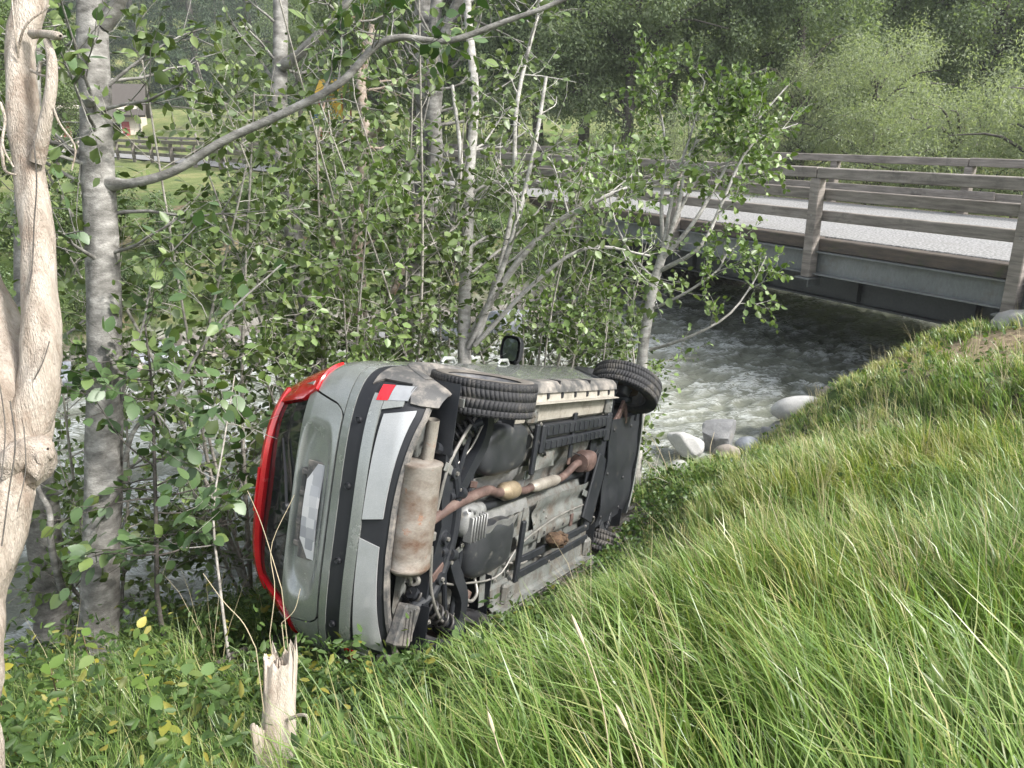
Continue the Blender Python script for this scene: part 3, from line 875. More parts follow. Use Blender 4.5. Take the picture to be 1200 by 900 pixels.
# --- body panels either side of the tailgate and the sill above the bumper
for sg in (-1, 1):
    zs = bl(.768, 1.0, 14); G = np.zeros((26, 14, 3))
    for j, z in enumerate(zs):
        hw = np.interp(z, [.768, .79, .83, 1.0], [.56, .585, .61, .645])
        G[:, j] = wrap_pt(sg * bl(abs(q_of_y(hw, z)), 1.0, 26), z)
    MB().sheet(G, .014).build('rear_quarter', M['paint'], car)
G = np.stack([wrap_pt(bl(-.5, .5, 30), np.full(30, z)) + np.array([dx, 0, 0]) for z, dx in ((.766, .008), (.773, .012))], 1)
MB().sheet(G, .01).build('tailgate_seal', M['rubber'], tailgate)

# --- rear window, lamps, spoiler, roof
zs = bl(1.068, 1.335, 12); G = np.zeros((40, 12, 3))
for j, z in enumerate(zs):
    hw = np.interp(z, [1.06, 1.10, 1.34], [.60, .565, .50])
    yy = bl(-hw, hw, 40); G[:, j] = rear_pt(yy, np.full(40, z))
glass = MB().sheet(G, .006, -.006).build('rear_window', M['glass_dark'], tailgate)
mb = MB()
mb.tube([(float(X0(1.085)) - .012, 0.02, 1.085), (float(X0(1.11)) - .016, -.16, 1.125), (float(X0(1.2)) - .012, -.34, 1.20)], [.009, .008, .005], 6)
mb.lathe([(0, .03), (.022, .028), (.026, 0)], (float(X0(1.085)), .02, 1.085), (-1, 0, .3), 12)
mb.build('rear_wiper', M['black_plastic'], tailgate)
for sg in (-1, 1):
    zs = bl(1.006, 1.338, 16); G = np.zeros((22, 16, 3))
    for j, z in enumerate(zs):
        ya = np.interp(z, [1.0, 1.06, 1.10, 1.34], [.652, .61, .575, .51])
        q1 = q_of_x(float(X0(z)) + np.interp(z, [1.0, 1.15, 1.34], [.26, .20, .12]), z)
        G[:, j] = wrap_pt(sg * bl(abs(q_of_y(ya, z)), q1, 22), z)
    lamp = MB().sheet(G, .03, .016).build('tail_lamp', M['lamp_red'], car)
    zs = bl(1.045, 1.135, 7); G = np.zeros((10, 7, 3))
    for j, z in enumerate(zs):
        ya = np.interp(z, [1.0, 1.2], [.665, .64]); q1 = q_of_x(float(X0(z)) + .085, z)
        G[:, j] = wrap_pt(sg * bl(abs(q_of_y(ya, z)), q1, 10), z)
    MB().sheet(G, .008, .020).build('reversing_lens', M['lamp_clear'], lamp)
    # door-pillar panel between lamp and side glass
    zs = bl(1.003, 1.372, 10); G = np.zeros((10, 10, 3))
    for j, z in enumerate(zs):
        xa = float(X0(z)) + np.interp(z, [1.0, 1.15, 1.34], [.262, .205, .125])
        G[:, j] = side_pt(sg, bl(xa, -.02 + .1 * (1.37 - z), 10), z)
    MB().sheet(G, .01).build('rear_pillar', M['paint'], car)
# spoiler: a red blade along the roof's trailing edge
yy = bl(-.60, .60, 41)
cx = -.535 + .10 * (np.abs(yy) / .62) ** 3
pro = [(.30, .035), (.10, .058), (.0, .022), (-.012, -.004), (.006, -.022), (.06, -.02), (.16, .0)]
G = np.stack([np.stack([cx + dx, yy, np.full(41, 1.372) - .05 * (np.abs(yy) / .6) ** 4 + dz], -1) for dx, dz in pro], 1)
MB().sheet(G).build('roof_spoiler', M['red'], car, recalc=True)
MB().box((-.545, 0, 1.385), (.012, .26, .014), bevel=.003).build('brake_light', M['lamp_red'], car)
xs = bl(-.44, 1.22, 30); ys = bl(-1, 1, 25)
G = np.zeros((30, 25, 3))
for i, x in enumerate(xs):
    hw = .60 * (1 - .10 * max(0, (x - .7) / .5) ** 2) - (.08 if x < -.4 else 0)
    for j, y in enumerate(ys):
        G[i, j] = (x, y * hw, 1.485 - .105 * abs(y) ** 3.2 - .05 * ((x - .35) / .8) ** 2)
MB().sheet(G, .012).build('roof', M['red'], car)

# --- flanks: lower panel with both wheel arches cut out, glass above, doors drawn by real gaps
def zlow(x):
    z = .30 * np.ones_like(x)
    for cx in (0, WBASE):
        d = AR ** 2 - (x - cx) ** 2
        z = np.where(d > 0, np.maximum(z, .30 + np.sqrt(np.maximum(d, 0))), z)
    return z
def flank(sg, x0_, x1_, zt=.945, n=30, z0=None):
    xs = bl(x0_, x1_, n)
    brk = [b for b in (-AR, AR, WBASE - AR, WBASE + AR) if x0_ < b < x1_]
    xs = np.sort(np.concatenate([xs, *[[b - .001, b + .001, b - .012, b + .012] for b in brk]])) if brk else xs
    G = np.zeros((len(xs), 12, 3))
    lo = zlow(xs) if z0 is None else np.full(len(xs), z0)
    for j, v in enumerate(bl(0, 1, 12)):
        z = lo + (zt - lo) * v
        G[:, j] = side_pt(sg, xs, z)
    return G
for sg in (-1, 1):
    MB().sheet(flank(sg, -.235, .395, n=24), .012).build('quarter_panel', M['paint'], car)
    d1 = MB().sheet(flank(sg, .405, 1.175, z0=.345), .014).build('rear_door', M['paint'], car)
    d2 = MB().sheet(flank(sg, 1.187, 2.205, z0=.345), .014).build('front_door', M['paint'], car)
    MB().sheet(flank(sg, 2.217, 3.05, n=40), .012).build('front_wing', M['paint'], car)
    for d, hxp in ((d1, .50), (d2, 1.32)):
        b = side_pt(sg, hxp, .86)
        mb = MB(); mb.tube([b + np.array([-.06, sg * .0, 0]), b + np.array([-.03, sg * .028, 0]), b + np.array([.08, sg * .032, 0]), b + np.array([.12, sg * 0, 0])], [.010, .013, .013, .010], 8)
        mb.build('door_handle', M['chrome'], d)
    # glass above the belt
    for nm, xa, xb, ta, tb, par in (('quarter_window', -.02, .39, .08, .39, None), ('door_window', .42, 1.15, .44, 1.11, d1), ('door_window', 1.2, 2.0, 1.16, 1.34, d2)):
        zs = bl(.965, 1.345, 8); G = np.zeros((14, 8, 3))
        for j, z in enumerate(zs):
            k = j / 7.0
            G[:, j] = side_pt(sg, bl(xa + (ta - xa) * k, xb + (tb - xb) * k, 14), z)
        MB().sheet(G, .006, -.008).build(nm, M['glass_dark'], par or car)
    # roof rail frame over the windows
    mb = MB()
    mb.sheet(grid(lambda x, z: side_pt(sg, x, z), bl(-.1, 1.4, 24), bl(1.348, 1.40, 4)), .012)
    mb.build('roof_rail', M['paint'], car)
    # belt-line trim
    mb = MB(); mb.sheet(grid(lambda x, z: side_pt(sg, x, z), bl(-.18, 2.1, 40), bl(.948, .964, 3)), .012, .002); mb.build('belt_trim', M['black_plastic'], car)
    # arch flares and sill cladding
    for cx in (0, WBASE):
        a0, a1 = (math.radians(18), math.radians(172)) if cx else (math.radians(8), math.radians(163))
        th = bl(a0, a1, 30)
        G = np.zeros((30, 5, 3))
        for j, (r_, of) in enumerate(((AR - .03, -.05), (AR - .004, .010), (AR + .02, .017), (AR + .055, .013), (AR + .072, -.004))):
            x = cx + np.cos(th) * r_; z = .30 + np.sin(th) * r_
            G[:, j] = side_pt(sg, x, np.maximum(z, .28)) + np.array([0, sg * of, 0])
        MB().sheet(G, .008).build('arch_flare', M['muddy_plastic'] if cx == 0 else M['black_plastic'], car)
        # wheel-house liner
        th = bl(-.15, math.pi + .15, 26)
        G = np.zeros((26, 6, 3))
        for j, yk in enumerate(bl(.42, .80, 6)):
            G[:, j] = np.stack([cx + np.cos(th) * (AR - .012), np.full(26, sg * yk), .30 + np.sin(th) * (AR - .012)], -1)
        MB().sheet(G, .006).build('arch_liner', M['under_black'], car)
        G = np.zeros((26, 2, 3))
        G[:, 0] = G[:, 1] = 0
        for j, r_ in enumerate((.02, AR - .012)):
            G[:, j] = np.stack([cx + np.cos(th) * r_, np.full(26, sg * .42), .34 + np.sin(th) * r_], -1)
        MB().sheet(G, .006).build('arch_inner_wall', M['under_black'], car)
    # sill: outer cladding with a step, then the pinch-weld flange underneath
    xs = bl(.40, 2.235, 26)
    prof = [(.352, .000), (.340, .018), (.268, .014), (.236, -.012), (.222, -.055)]
    G = np.stack([np.stack([xs, sg * (np.full(26, .79) + o_), np.full(26, z_)], -1) for z_, o_ in prof], 1)
    sill = MB().sheet(G, .01).build('sill_cladding', M['muddy_plastic'], car)
    for xc in (1.02, 1.62):
        MB().box((xc, sg * .796, .292), (.006, .03, .10)).build('cladding_joint', M['rubber'], sill)
    for k in range(7):
        MB().box((.56 + .25 * k, sg * .715, .235), (.022, .05, .025), bevel=.005).build('cladding_clip', M['black_plastic'], sill)
    MB().box((1.32, sg * .672, .205), (1.75, .008, .05), bevel=.002).build('sill_flange', M['sill_mud'] if sg < 0 else M['under_paint'], car)
    G = np.stack([np.stack([xs * .985 + .02, np.full(26, sg * y_), np.full(26, z_)], -1) for y_, z_ in ((.735, .24), (.676, .232), (.668, .225), (.655, .25), (.54, .262), (.52, .285))], 1)
    MB().sheet(G, .006).build('inner_sill', M['sill_mud'] if sg < 0 else M['under_paint'], car)
    for xc in (.62, 2.13):
        mb = MB(); mb.box((xc, sg * .60, .245), (.13, .15, .05), bevel=.02); mb.lathe([(.016, .0), (.02, .004), (.026, 0)], (xc, sg * .60, .219), (0, 0, -1), 12)
        mb.build('jacking_bracket', M['under_paint'], car)
# --- nose: bonnet, front bumper, windscreen, headlamps
xs = bl(1.98, 3.26, 22); ys = bl(-1, 1, 21); G = np.zeros((22, 21, 3))
for i, x in enumerate(xs):
    zc = np.interp(x, [1.98, 2.4, 2.9, 3.15, 3.26], [1.04, 1.0, .93, .87, .82])
    for j, y in enumerate(ys):
        hw = np.interp(x, [1.98, 2.9, 3.26], [.76, .72, .52]); G[i, j] = (x - .12 * (abs(y) ** 2) * (x > 2.7), y * hw, zc - .05 * abs(y) ** 3)
MB().sheet(G, .014).build('bonnet', M['paint'], car)
def front_pt(y, z):
    q = np.clip(np.abs(y) / WD(z), 0, .9999)
    return np.stack(np.broadcast_arrays(XF(z) - DF * (1 - (1 - q ** 3) ** (1 / 3.0)), y, z), -1)
fb = MB().sheet(grid(lambda y, z: front_pt(y, z), bl(-.74, .74, 30), bl(.25, .62, 10)), .014).build('front_bumper', M['paint'], car)
MB().sheet(grid(lambda y, z: front_pt(y, z), bl(-.45, .45, 16), bl(.34, .5, 5)), .014, .008).build('lower_grille', M['black_plastic'], fb)
MB().sheet(grid(lambda y, z: front_pt(y, z), bl(-.72, .72, 30), bl(.62, .82, 6)), .014, -.01).build('grille', M['black_plastic'], car)
for sg in (-1, 1):
    MB().sheet(grid(lambda y, z: front_pt(y, z), sg * bl(.40, .74, 12), bl(.655, .80, 6)), .02, .008).build('headlamp', M['lamp_clear'], car)
G = np.zeros((21, 10, 3))
for j, k in enumerate(bl(0, 1, 10)):
    hw = .76 - .19 * k; yy = bl(-hw, hw, 21)
    G[:, j] = np.stack([2.02 - .82 * k - .10 * (yy / .7) ** 2, yy, np.full(21, 1.02 + .40 * k - .03 * k * k)], -1)
MB().sheet(G, .006).build('windscreen', M['glass_dark'], car)
# --- door mirrors
for sg in (-1, 1):
    b = np.array([1.80, sg * .80, .985])
    mb = MB()
    n = 16; th = np.arange(n) * 2 * math.pi / n
    V = []; Fc = []
    rings = [(-.045, 1.0), (-.052, .97), (.0, 1.0), (.05, .82), (.085, .45), (.095, .02)]
    for dx, k in rings:
        for q in th:
            cy = np.sign(math.cos(q)) * abs(math.cos(q)) ** .6 * .118 * k; cz = np.sign(math.sin(q)) * abs(math.sin(q)) ** .6 * .092 * k
            V.append((b[0] + dx, b[1] + sg * .135 + cy, b[2] + .03 + cz + .12 * 0))
    for k in range(len(rings) - 1):
        for i in range(n): Fc.append((k * n + i, k * n + (i + 1) % n, (k + 1) * n + (i + 1) % n, (k + 1) * n + i))
    mb.add(V, Fc)
    mb.tube([b + np.array([.02, -sg * .02, -.03]), b + np.array([.01, sg * .05, .0]), b + np.array([0, sg * .1, .03])], [.03, .024, .03], 10)
    mir = mb.build('door_mirror', M['black_plastic'], car)
    V = [(b[0] - .050, b[1] + sg * .135 + .092 * np.sign(math.cos(q)) * abs(math.cos(q)) ** .6, b[2] + .03 + .066 * np.sign(math.sin(q)) * abs(math.sin(q)) ** .6) for q in th]
    MB().add(V, [tuple(range(n))]).build('mirror_glass', M['mirror'], mir)

# --- wheels
def make_wheel(c, sg, steer=0.0, hubcap=True):
    ax = np.array([-math.sin(steer) * 1, math.cos(steer), 0]) * sg     # outward
    fwd = np.array([math.cos(steer), math.sin(steer), 0])
    up = np.array([0, 0, 1.0])
    c = np.asarray(c, float)
    W, RO, RI = .195, .312, .205
    hub = MB().lathe([(.0, -.09), (.055, -.09), (.06, -.02), (.075, .0), (.075, .03), (.0, .034)], c, ax, 20).build('wheel', M['rim'], car)
    ty = MB()
    h = W / 2
    prof = [(RI, -h * .78), (RI + .012, -h * .92), (RI + .05, -h * 1.04), (RI + .075, -h * 1.02), (RO - .020, -h * .96), (RO - .003, -h * .86), (RO - .0014, 0), (RO - .003, h * .86), (RO - .022, h * .96), (RI + .075, h * 1.02), (RI + .05, h * 1.04), (RI + .012, h * .92), (RI, h * .78)]
    ty.lathe(prof, c, ax, 64)
    ty.build('tyre', M['tyre'], hub, angle=50)
    # tread: shoulder blocks and swept centre blocks
    tr = MB()
    nb = 76
    for k in range(nb):
        for row, (y0_, y1_, sh0, sh1, wd) in enumerate(((-h * .97, -h * .575, 0, .0, .93), (-h * .55, -h * .03, .1, .55, .92), (h * .03, h * .55, .55, .1, .92), (h * .575, h * .97, .0, 0, .93))):
            a = 2 * math.pi / nb
            pts = []
            for (yy_, shf) in ((y0_, sh0), (y1_, sh1)):
                for e in (0, wd):
                    an = (k + shf + e) * a
                    edge = RO - .005 if abs(yy_) > h * .9 else RO
                    pts.append((an, yy_, edge))
            V = []
            for lvl in (0, 1):
                for an, yy_, ro in pts:
                    r_ = ro if lvl else RO - .016 - (.012 if abs(yy_) > h * .9 else 0)
                    V.append(c + ax * yy_ + (fwd * math.cos(an) + up * math.sin(an)) * r_)
            tr.add(V, [(4, 5, 7, 6), (0, 1, 5, 4), (2, 6, 7, 3), (0, 4, 6, 2), (1, 3, 7, 5)])
    tr.build('tread', M['tyre'], hub, smooth=False)
    sw = MB().lathe([(RI + .006, h * .95), (RI + .05, h * 1.055), (RI + .072, h * 1.045), (RI + .080, h * 1.02)], c, ax, 48)
    sw.build('sidewall', M['tyre_wall'], hub)
    rim = MB()
    rim.lathe([(RI + .004, -h * .8), (RI - .02, -h * .7), (RI - .03, 0), (RI - .028, h * .55), (RI - .008, h * .82), (RI + .008, h * .88), (RI + .004, h * .80)], c, ax, 40)
    for k in range(5):
        an = 2 * math.pi * k / 5 + .3
        e = fwd * math.cos(an) + up * math.sin(an); f = -fwd * math.sin(an) + up * math.cos(an)
        for dl in (-1, 1):
            a_ = c + ax * h * .25 + f * dl * .012 + e * .05; b_ = c + ax * h * .62 + f * dl * .045 + e * (RI - .02)
            rim.beam(a_, b_, .028, .03, up=ax, bevel=.006)
    rim.lathe([(0, h * .42), (.04, h * .42), (.05, h * .30), (.055, 0)], c, ax, 20)
    rim.build('rim', M['rim'], hub)
    dsk = MB().lathe([(.07, -.02), (.125, -.02), (.125, .004), (.07, .004)], c, ax, 36); dsk.build('brake_disc', M['rust'], hub)
    return hub
make_wheel((0, -.735, .30), -1)
make_wheel((0, .735, .30), 1)
make_wheel((WBASE, -.735, .285), -1, R(31))
make_wheel((WBASE, .735, .285), 1, R(31))

# --- underbody
def pan(xs, ys, zf):
    G = np.zeros((len(xs), len(ys), 3))
    for i, x in enumerate(xs):
        for j, y in enumerate(ys): G[i, j] = (x, y, zf(x, y))
    return G
def zfloor(x, y):
    z = .315
    z += .10 * math.exp(-((y + .06) / .13) ** 2)                    # exhaust tunnel
    z += .012 * (1 if (int((x + 5) / .085) % 2) else 0) * (1 if .25 < abs(y) < .5 else 0)
    if x < .72: z += .12 * min(1, (.72 - x) / .12)                  # raised over tank and rear axle
    return z
MB().sheet(pan(bl(-.42, 2.30, 90), bl(-.62, .62, 44), zfloor), .004).build('floor_pan', M['under_paint'], car, angle=25)
for y in (-.40, .30):
    mb = MB(); G = pan(bl(.72, 2.28, 30), bl(-.05, .05, 6), lambda a, b: .262 + .02 * abs(b / .05) ** 4 + (.004 if int(a * 9) % 3 == 0 else 0))
    G[:, :, 1] += y
    mb.sheet(G, .05); mb.build('chassis_rail', M['under_paint'], car)
    for k in range(8):
        MB().lathe([(.006, 0), (.010, .003), (.013, 0)], (.82 + .18 * k, y, .258), (0, 0, -1), 10).build('drain_hole', M['liner'], car)
# ribbed plastic tray strips along the right rail
mb = MB()
for y, wd, x0_, x1_ in ((-.475, .085, .80, 2.22), (-.375, .07, .80, 2.18)):
    mb.box(((x0_ + x1_) / 2, y, .226), (x1_ - x0_, wd, .018), bevel=.006)
    mb.box(((x0_ + x1_) / 2, y - wd / 2 + .006, .245), (x1_ - x0_, .008, .05))
    for k in range(14):
        mb.box((x0_ + .06 + k * (x1_ - x0_ - .1) / 13, y, .214), (.022, wd * .72, .012), bevel=.004)
mb.box((.82, -.42, .23), (.07, .2, .03), bevel=.01); mb.box((1.42, -.40, .245), (.055, .34, .02), bevel=.006); mb.box((2.16, -.42, .23), (.10, .24, .035), bevel=.012)
mb.build('undertray_strip', M['under_black'], car)
mb = MB()
for y in (.42, .52):
    mb.box((1.45, y, .25), (1.35, .06, .02), bevel=.006)
mb.box((.70, .33, .225), (.05, .42, .03), bevel=.008)
mb.box((.70, -.36, .225), (.05, .34, .03), bevel=.008)
mb.build('tank_strap', M['under_black'], car)

def puff(c, size, n=3.2, nu=26, nv=14, low=1.0, seam=None, wob=.0):
    """rounded moulded block"""
    V = []; Fc = []
    for i in range(nv + 1):
        ph = -math.pi / 2 + math.pi * i / nv
        for k in range(nu):
            th = 2 * math.pi * k / nu
            f = lambda v, e: math.copysign(abs(v) ** e, v)
            e = 2 / n
            x = f(math.cos(ph), e) * f(math.cos(th), e); y = f(math.cos(ph), e) * f(math.sin(th), e); z = f(math.sin(ph), e)
            g = 1 + wob * math.sin(5 * x + 3 * y)
            V.append((c[0] + size[0] / 2 * x * g, c[1] + size[1] / 2 * y * g, c[2] + size[2] / 2 * z))
    for i in range(nv):
        for k in range(nu):
            Fc.append((i * nu + k, i * nu + (k + 1) % nu, (i + 1) * nu + (k + 1) % nu, (i + 1) * nu + k))
    return V, Fc
for c, sz in (((.33, -.385, .335), (.60, .31, .24)), ((.33, .235, .335), (.60, .33, .24))):
    mb = MB(); mb.add(*puff(c, sz, 4.0, wob=.015))
    tank = mb.build('fuel_tank', M['tank_plastic'], car, angle=60)
    mb = MB(); mb.box((c[0], c[1], .355), (sz[0] + .03, sz[1] + .03, .012), bevel=.005)
    mb.box((c[0], c[1], .335), (sz[0] + .018, sz[1] + .018, .008), bevel=.003)
    mb.build('tank_seam', M['tank_plastic'], tank)
# heat shield between tanks and exhaust
G = pan(bl(.0, .95, 24), bl(-.22, .10, 14), lambda x, y: .315 + .06 * math.exp(-((y + .06) / .09) ** 2) + .004 * math.sin(x * 60) * (abs(y + .06) > .09))
MB().sheet(G, .003).build('heat_shield', M['alu'], car)
G = pan(bl(.15, .62, 16), bl(.06, .13, 5), lambda x, y: .225 + .9 * (y - .06) * .3 + .012 * math.sin(x * 23))
MB().sheet(G, .003).build('heat_shield', M['alu'], car)
G = pan(bl(1.0, 2.2, 30), bl(.04, .26, 10), lambda x, y: .272 + .03 * math.exp(-((y - .15) / .05) ** 2) + .006 * math.sin(x * 22))
MB().sheet(G, .003).build('heat_shield', M['under_paint'], car)
G = pan(bl(.75, 1.15, 16), bl(-.33, -.20, 8), lambda x, y: .255 + .02 * math.sin(x * 14) * math.sin(y * 30))
MB().sheet(G, .004).build('heat_shield', M['under_paint'], car)

# exhaust
path = smooth_path([(-.45, -.005, .325), (-.34, -.05, .315), (-.18, -.11, .285), (.02, -.145, .262), (.18, -.15, .258), (.30, -.115, .268), (.40, -.105, .275)], 30)
pipe = MB().tube(path, .031, 12).build('exhaust_pipe', M['rust'], car, angle=60)
path = smooth_path([(.62, -.095, .285), (.70, -.07, .29), (.80, -.055, .295), (.92, -.062, .295)], 14); MB().tube(path, .027, 12).build('pipe_section', M['rust'], pipe, angle=60)
path = smooth_path([(1.36, -.06, .298), (1.47, -.062, .30), (1.58, -.095, .295), (1.68, -.14, .285), (1.78, -.145, .285)], 16); MB().tube(path, .029, 12).build('pipe_section', M['rust'], pipe, angle=60)
for a, b, r_, mt, nm in (((.37, -.107, .272), (.65, -.09, .286), .058, 'brass_steel', 'catalyst'), ((.90, -.062, .295), (1.38, -.06, .298), .042, 'pipe_steel', 'resonator')):
    a = np.array(a); b = np.array(b); Lx = np.linalg.norm(b - a)
    MB().lathe([(.028, 0), (.034, .01), (r_ * .95, .055), (r_, .065), (r_ * 1.01, Lx / 2), (r_, Lx - .065), (r_ * .95, Lx - .055), (.034, Lx - .01), (.028, Lx)], a, b - a, 24).build(nm, M[mt], pipe)
mb = MB(); mb.add(*puff((1.90, -.15, .285), (.26, .17, .15), 2.8, wob=.05)); mb.lathe([(.03, 0), (.075, .006), (.075, .022), (.03, .028)], (1.76, -.145, .285), (1, 0, 0), 12)
mb.build('manifold_shield', M['rust'], pipe)
# muffler: oval drum lying across the tail
n = 32; th = np.arange(n) * 2 * math.pi / n
V = []; Fc = []
st = [(-.385, .05), (-.380, .80), (-.372, 1.02), (-.362, 1.03), (-.352, .985), (-.10, 1.0), (.12, 1.0), (.178, .99), (.186, 1.035), (.196, 1.03), (.206, .95), (.222, .78), (.226, .05)]
for y, k in st:
    for q in th:
        V.append((-.475 + .015 * y + .135 * k * math.cos(q), y, .345 + .098 * k * math.sin(q)))
for i in range(len(st) - 1):
    for k in range(n): Fc.append((i * n + k, i * n + (k + 1) % n, (i + 1) * n + (k + 1) % n, (i + 1) * n + k))
muf = MB().add(V, Fc).build('muffler', M['muffler'], car, angle=40)
mb = MB()
tp = smooth_path([(-.44, -.36, .345), (-.445, -.43, .34), (-.46, -.52, .328), (-.475, -.605, .318)], 12)
mb.tube(tp, .034, 18, cap=False); mb.tube(tp[::-1], .029, 18, cap=False)
mb.build('tailpipe', M['pipe_steel'], muf, angle=60)
mb = MB()
mb.tube(smooth_path([(-.47, .22, .35), (-.46, .27, .33), (-.44, .30, .345), (-.43, .28, .37)], 12), .011, 8)
mb.box((-.46, .245, .35), (.05, .05, .012), bevel=.004); mb.lathe([(.014, 0), (.028, 0), (.028, .03), (.014, .03)], (-.43, .28, .33), (1, .2, 0), 14)
mb.build('exhaust_hanger', M['steel'], muf)
MB().tube(smooth_path([(-.36, -.10, .32), (-.33, -.16, .31), (-.30, -.20, .33)], 8), .008, 6).build('exhaust_hanger', M['steel'], muf)
MB().box((-.35, .045, .30), (.06, .05, .02), bevel=.005).build('exhaust_hanger', M['steel'], muf)

# rear subframe: pressed cross plate with side arms
sub = MB()
def plate(poly, z0, z1):
    n = len(poly); V = [(x, y, z0) for x, y in poly] + [(x, y, z1) for x, y in poly]
    sub.add(V, [tuple(range(n)), tuple(range(2 * n - 1, n - 1, -1))] + [(i, (i + 1) % n, n + (i + 1) % n, n + i) for i in range(n)])
plate([(-.34, -.42), (-.22, -.44), (-.16, -.30), (-.13, -.12), (-.12, .12), (-.16, .30), (-.22, .42), (-.34, .40), (-.33, .2), (-.28, 0), (-.33, -.22)], .29, .36)
sub.tube(smooth_path([(-.40, -.45, .33), (-.28, -.40, .30), (-.18, -.22, .29), (-.14, -.02, .285), (-.17, .20, .29), (-.27, .38, .30), (-.40, .44, .33)], 30), .030, 10)
for y in (-.30, .07, .30):
    sub.lathe([(.014, .02), (.034, .02), (.038, .0), (.046, -.004), (.046, -.03)], (-.235, y, .285), (0, 0, -1), 18)
sub.build('rear_subframe', M['under_black'], car)
for (x, y) in ((-.235, -.30), (-.235, .07), (-.235, .30), (-.17, -.20), (-.16, .22)):
    MB().lathe([(0, .014), (.012, .014), (.013, 0)], (x, y, .268), (0, 0, -1), 6).build('bolt', M['steel'], car)
# differential: ribbed aluminium housing
df = MB(); df.add(*puff((-.015, .0, .30), (.22, .20, .18), 3.0))
df.lathe([(.0, .0), (.05, .0), (.055, .05), (.05, .10)], (.09, -.02, .31), (1, 0, 0), 16)
for k in range(6): df.box((-.085 + .034 * k, .035, .222), (.012, .15, .055), bevel=.004)
for k in range(4): df.lathe([(0, .02), (.011, .02), (.012, 0)], (-.11 + .06 * k, -.085 + .02 * k, .225), (0, 0, -1), 6)
df.box((.10, .07, .25), (.05, .045, .05), bevel=.01)
df.build('differential', M['alu'], car, angle=40)
ds = MB(); ds.tube([(.16, -.02, .325), (2.1, -.02, .36)], .032, 14); ds.build('drive_shaft', M['under_black'], car)
for sg in (-1, 1):
    mb = MB(); mb.tube([(0, sg * .10, .30), (0, sg * .30, .30)], .018, 10); mb.tube([(0, sg * .30, .30), (0, sg * .34, .30), (0, sg * .38, .30), (0, sg * .42, .30)], [.02, .042, .034, .042], 14); mb.tube([(0, sg * .42, .30), (0, sg * .66, .30)], .016, 10)
    mb.build('half_shaft', M['under_black'], car)
    # trailing arm pressed from channel
    arm = MB()
    up = (0, 0, 1)
    pts = smooth_path([(-.15, sg * .18, .272), (-.07, sg * .32, .258), (.03, sg * .46, .25), (.07, sg * .58, .262), (.06, sg * .65, .275)], 12)
    for a, b in zip(pts[:-1], pts[1:]):
        arm.beam(a, b + (b - a) * .05, .075, .012)
        d = (b - a) / np.linalg.norm(b - a); s_ = np.array([-d[1], d[0], 0])
        for q in (-1, 1): arm.beam(a + s_ * q * .036 + np.array([0, 0, .022]), b + (b - a) * .05 + s_ * q * .036 + np.array([0, 0, .022]), .008, .055)
    arm.lathe([(.012, .03), (.032, .03), (.034, -.03), (.012, -.03)], pts[0], (1, .3, 0), 14)
    arm.build('trailing_arm', M['under_black'], car)
    la = MB(); la.tube(smooth_path([(-.20, sg * .16, .30), (-.16, sg * .40, .28), (-.08, sg * .64, .28)], 10), .016, 8); la.lathe([(.01, .03), (.026, .03), (.026, -.03), (.01, -.03)], (-.20, sg * .16, .30), (1, 0, 0), 12)
    la.build('lateral_link', M['under_black'], car)
    sb = MB(); sb.tube(smooth_path([(-.34, sg * .10, .30), (-.31, sg * .34, .285), (-.22, sg * .52, .26), (-.10, sg * .60, .27)], 14), .010, 8); sb.build('stabiliser_link', M['steel'], car)
    # coil spring over damper, splayed towards the wheel
    a = np.array([-.22, sg * .44, .42]); b = np.array([-.12, sg * .56, .27]) if sg < 0 else np.array([-.10, .60, .265])
    a = np.array([-.36, sg * .38, .36]) if sg > 0 else a
    u = np.linspace(0, 1, 130); ax = (b - a); L_ = np.linalg.norm(ax); ax = ax / L_
    e1 = np.cross(ax, (1, 0, 0)); e1 /= np.linalg.norm(e1); e2 = np.cross(ax, e1)
    cs = np.array([a + ax * L_ * k + (e1 * math.cos(k * 12.5 * math.pi) + e2 * math.sin(k * 12.5 * math.pi)) * .05 for k in u])
    mb = MB(); mb.tube(cs, .0085, 7); mb.build('coil_spring', M['spring'], car, angle=60)
    mb = MB(); mb.tube([a - ax * .02, a + ax * L_ * .55, a + ax * L_ * .56, b + ax * .06], [.036, .036, .024, .024], 14); mb.lathe([(0, 0), (.045, 0), (.045, .012), (.03, .014)], b, ax, 16)
    mb.build('damper', M['under_black'], car)
    hub = MB(); hub.add(*puff((.0, sg * .66, .30), (.16, .10, .20), 3)); hub.box((-.07, sg * .63, .33), (.06, .06, .09), bevel=.015); hub.build('hub_carrier', M['under_black'], car)
    # front suspension
    fa = MB()
    pts = smooth_path([(WBASE - .32, sg * .36, .27), (WBASE - .18, sg * .48, .255), (WBASE - .05, sg * .60, .26)], 8)
    for a_, b_ in zip(pts[:-1], pts[1:]): fa.beam(a_, b_ + (b_ - a_) * .06, .075, .028, bevel=.006)
    pts = smooth_path([(WBASE + .12, sg * .36, .27), (WBASE + .02, sg * .50, .255), (WBASE - .05, sg * .60, .26)], 8)
    for a_, b_ in zip(pts[:-1], pts[1:]): fa.beam(a_, b_ + (b_ - a_) * .06, .06, .028, bevel=.006)
    fa.build('front_arm', M['rust'] if sg < 0 else M['under_black'], car)
    tr_ = MB(); tr_.tube([(WBASE - .22, sg * .34, .36), (WBASE - .16, sg * .62, .33)], .011, 8); tr_.build('tie_rod', M['rust'], car)
    st_ = MB(); st_.tube([(WBASE, sg * .60, .30), (WBASE - .02, sg * .56, .60)], .030, 12); st_.add(*puff((WBASE, sg * .63, .30), (.14, .08, .18), 3)); st_.build('front_strut', M['under_black'], car)

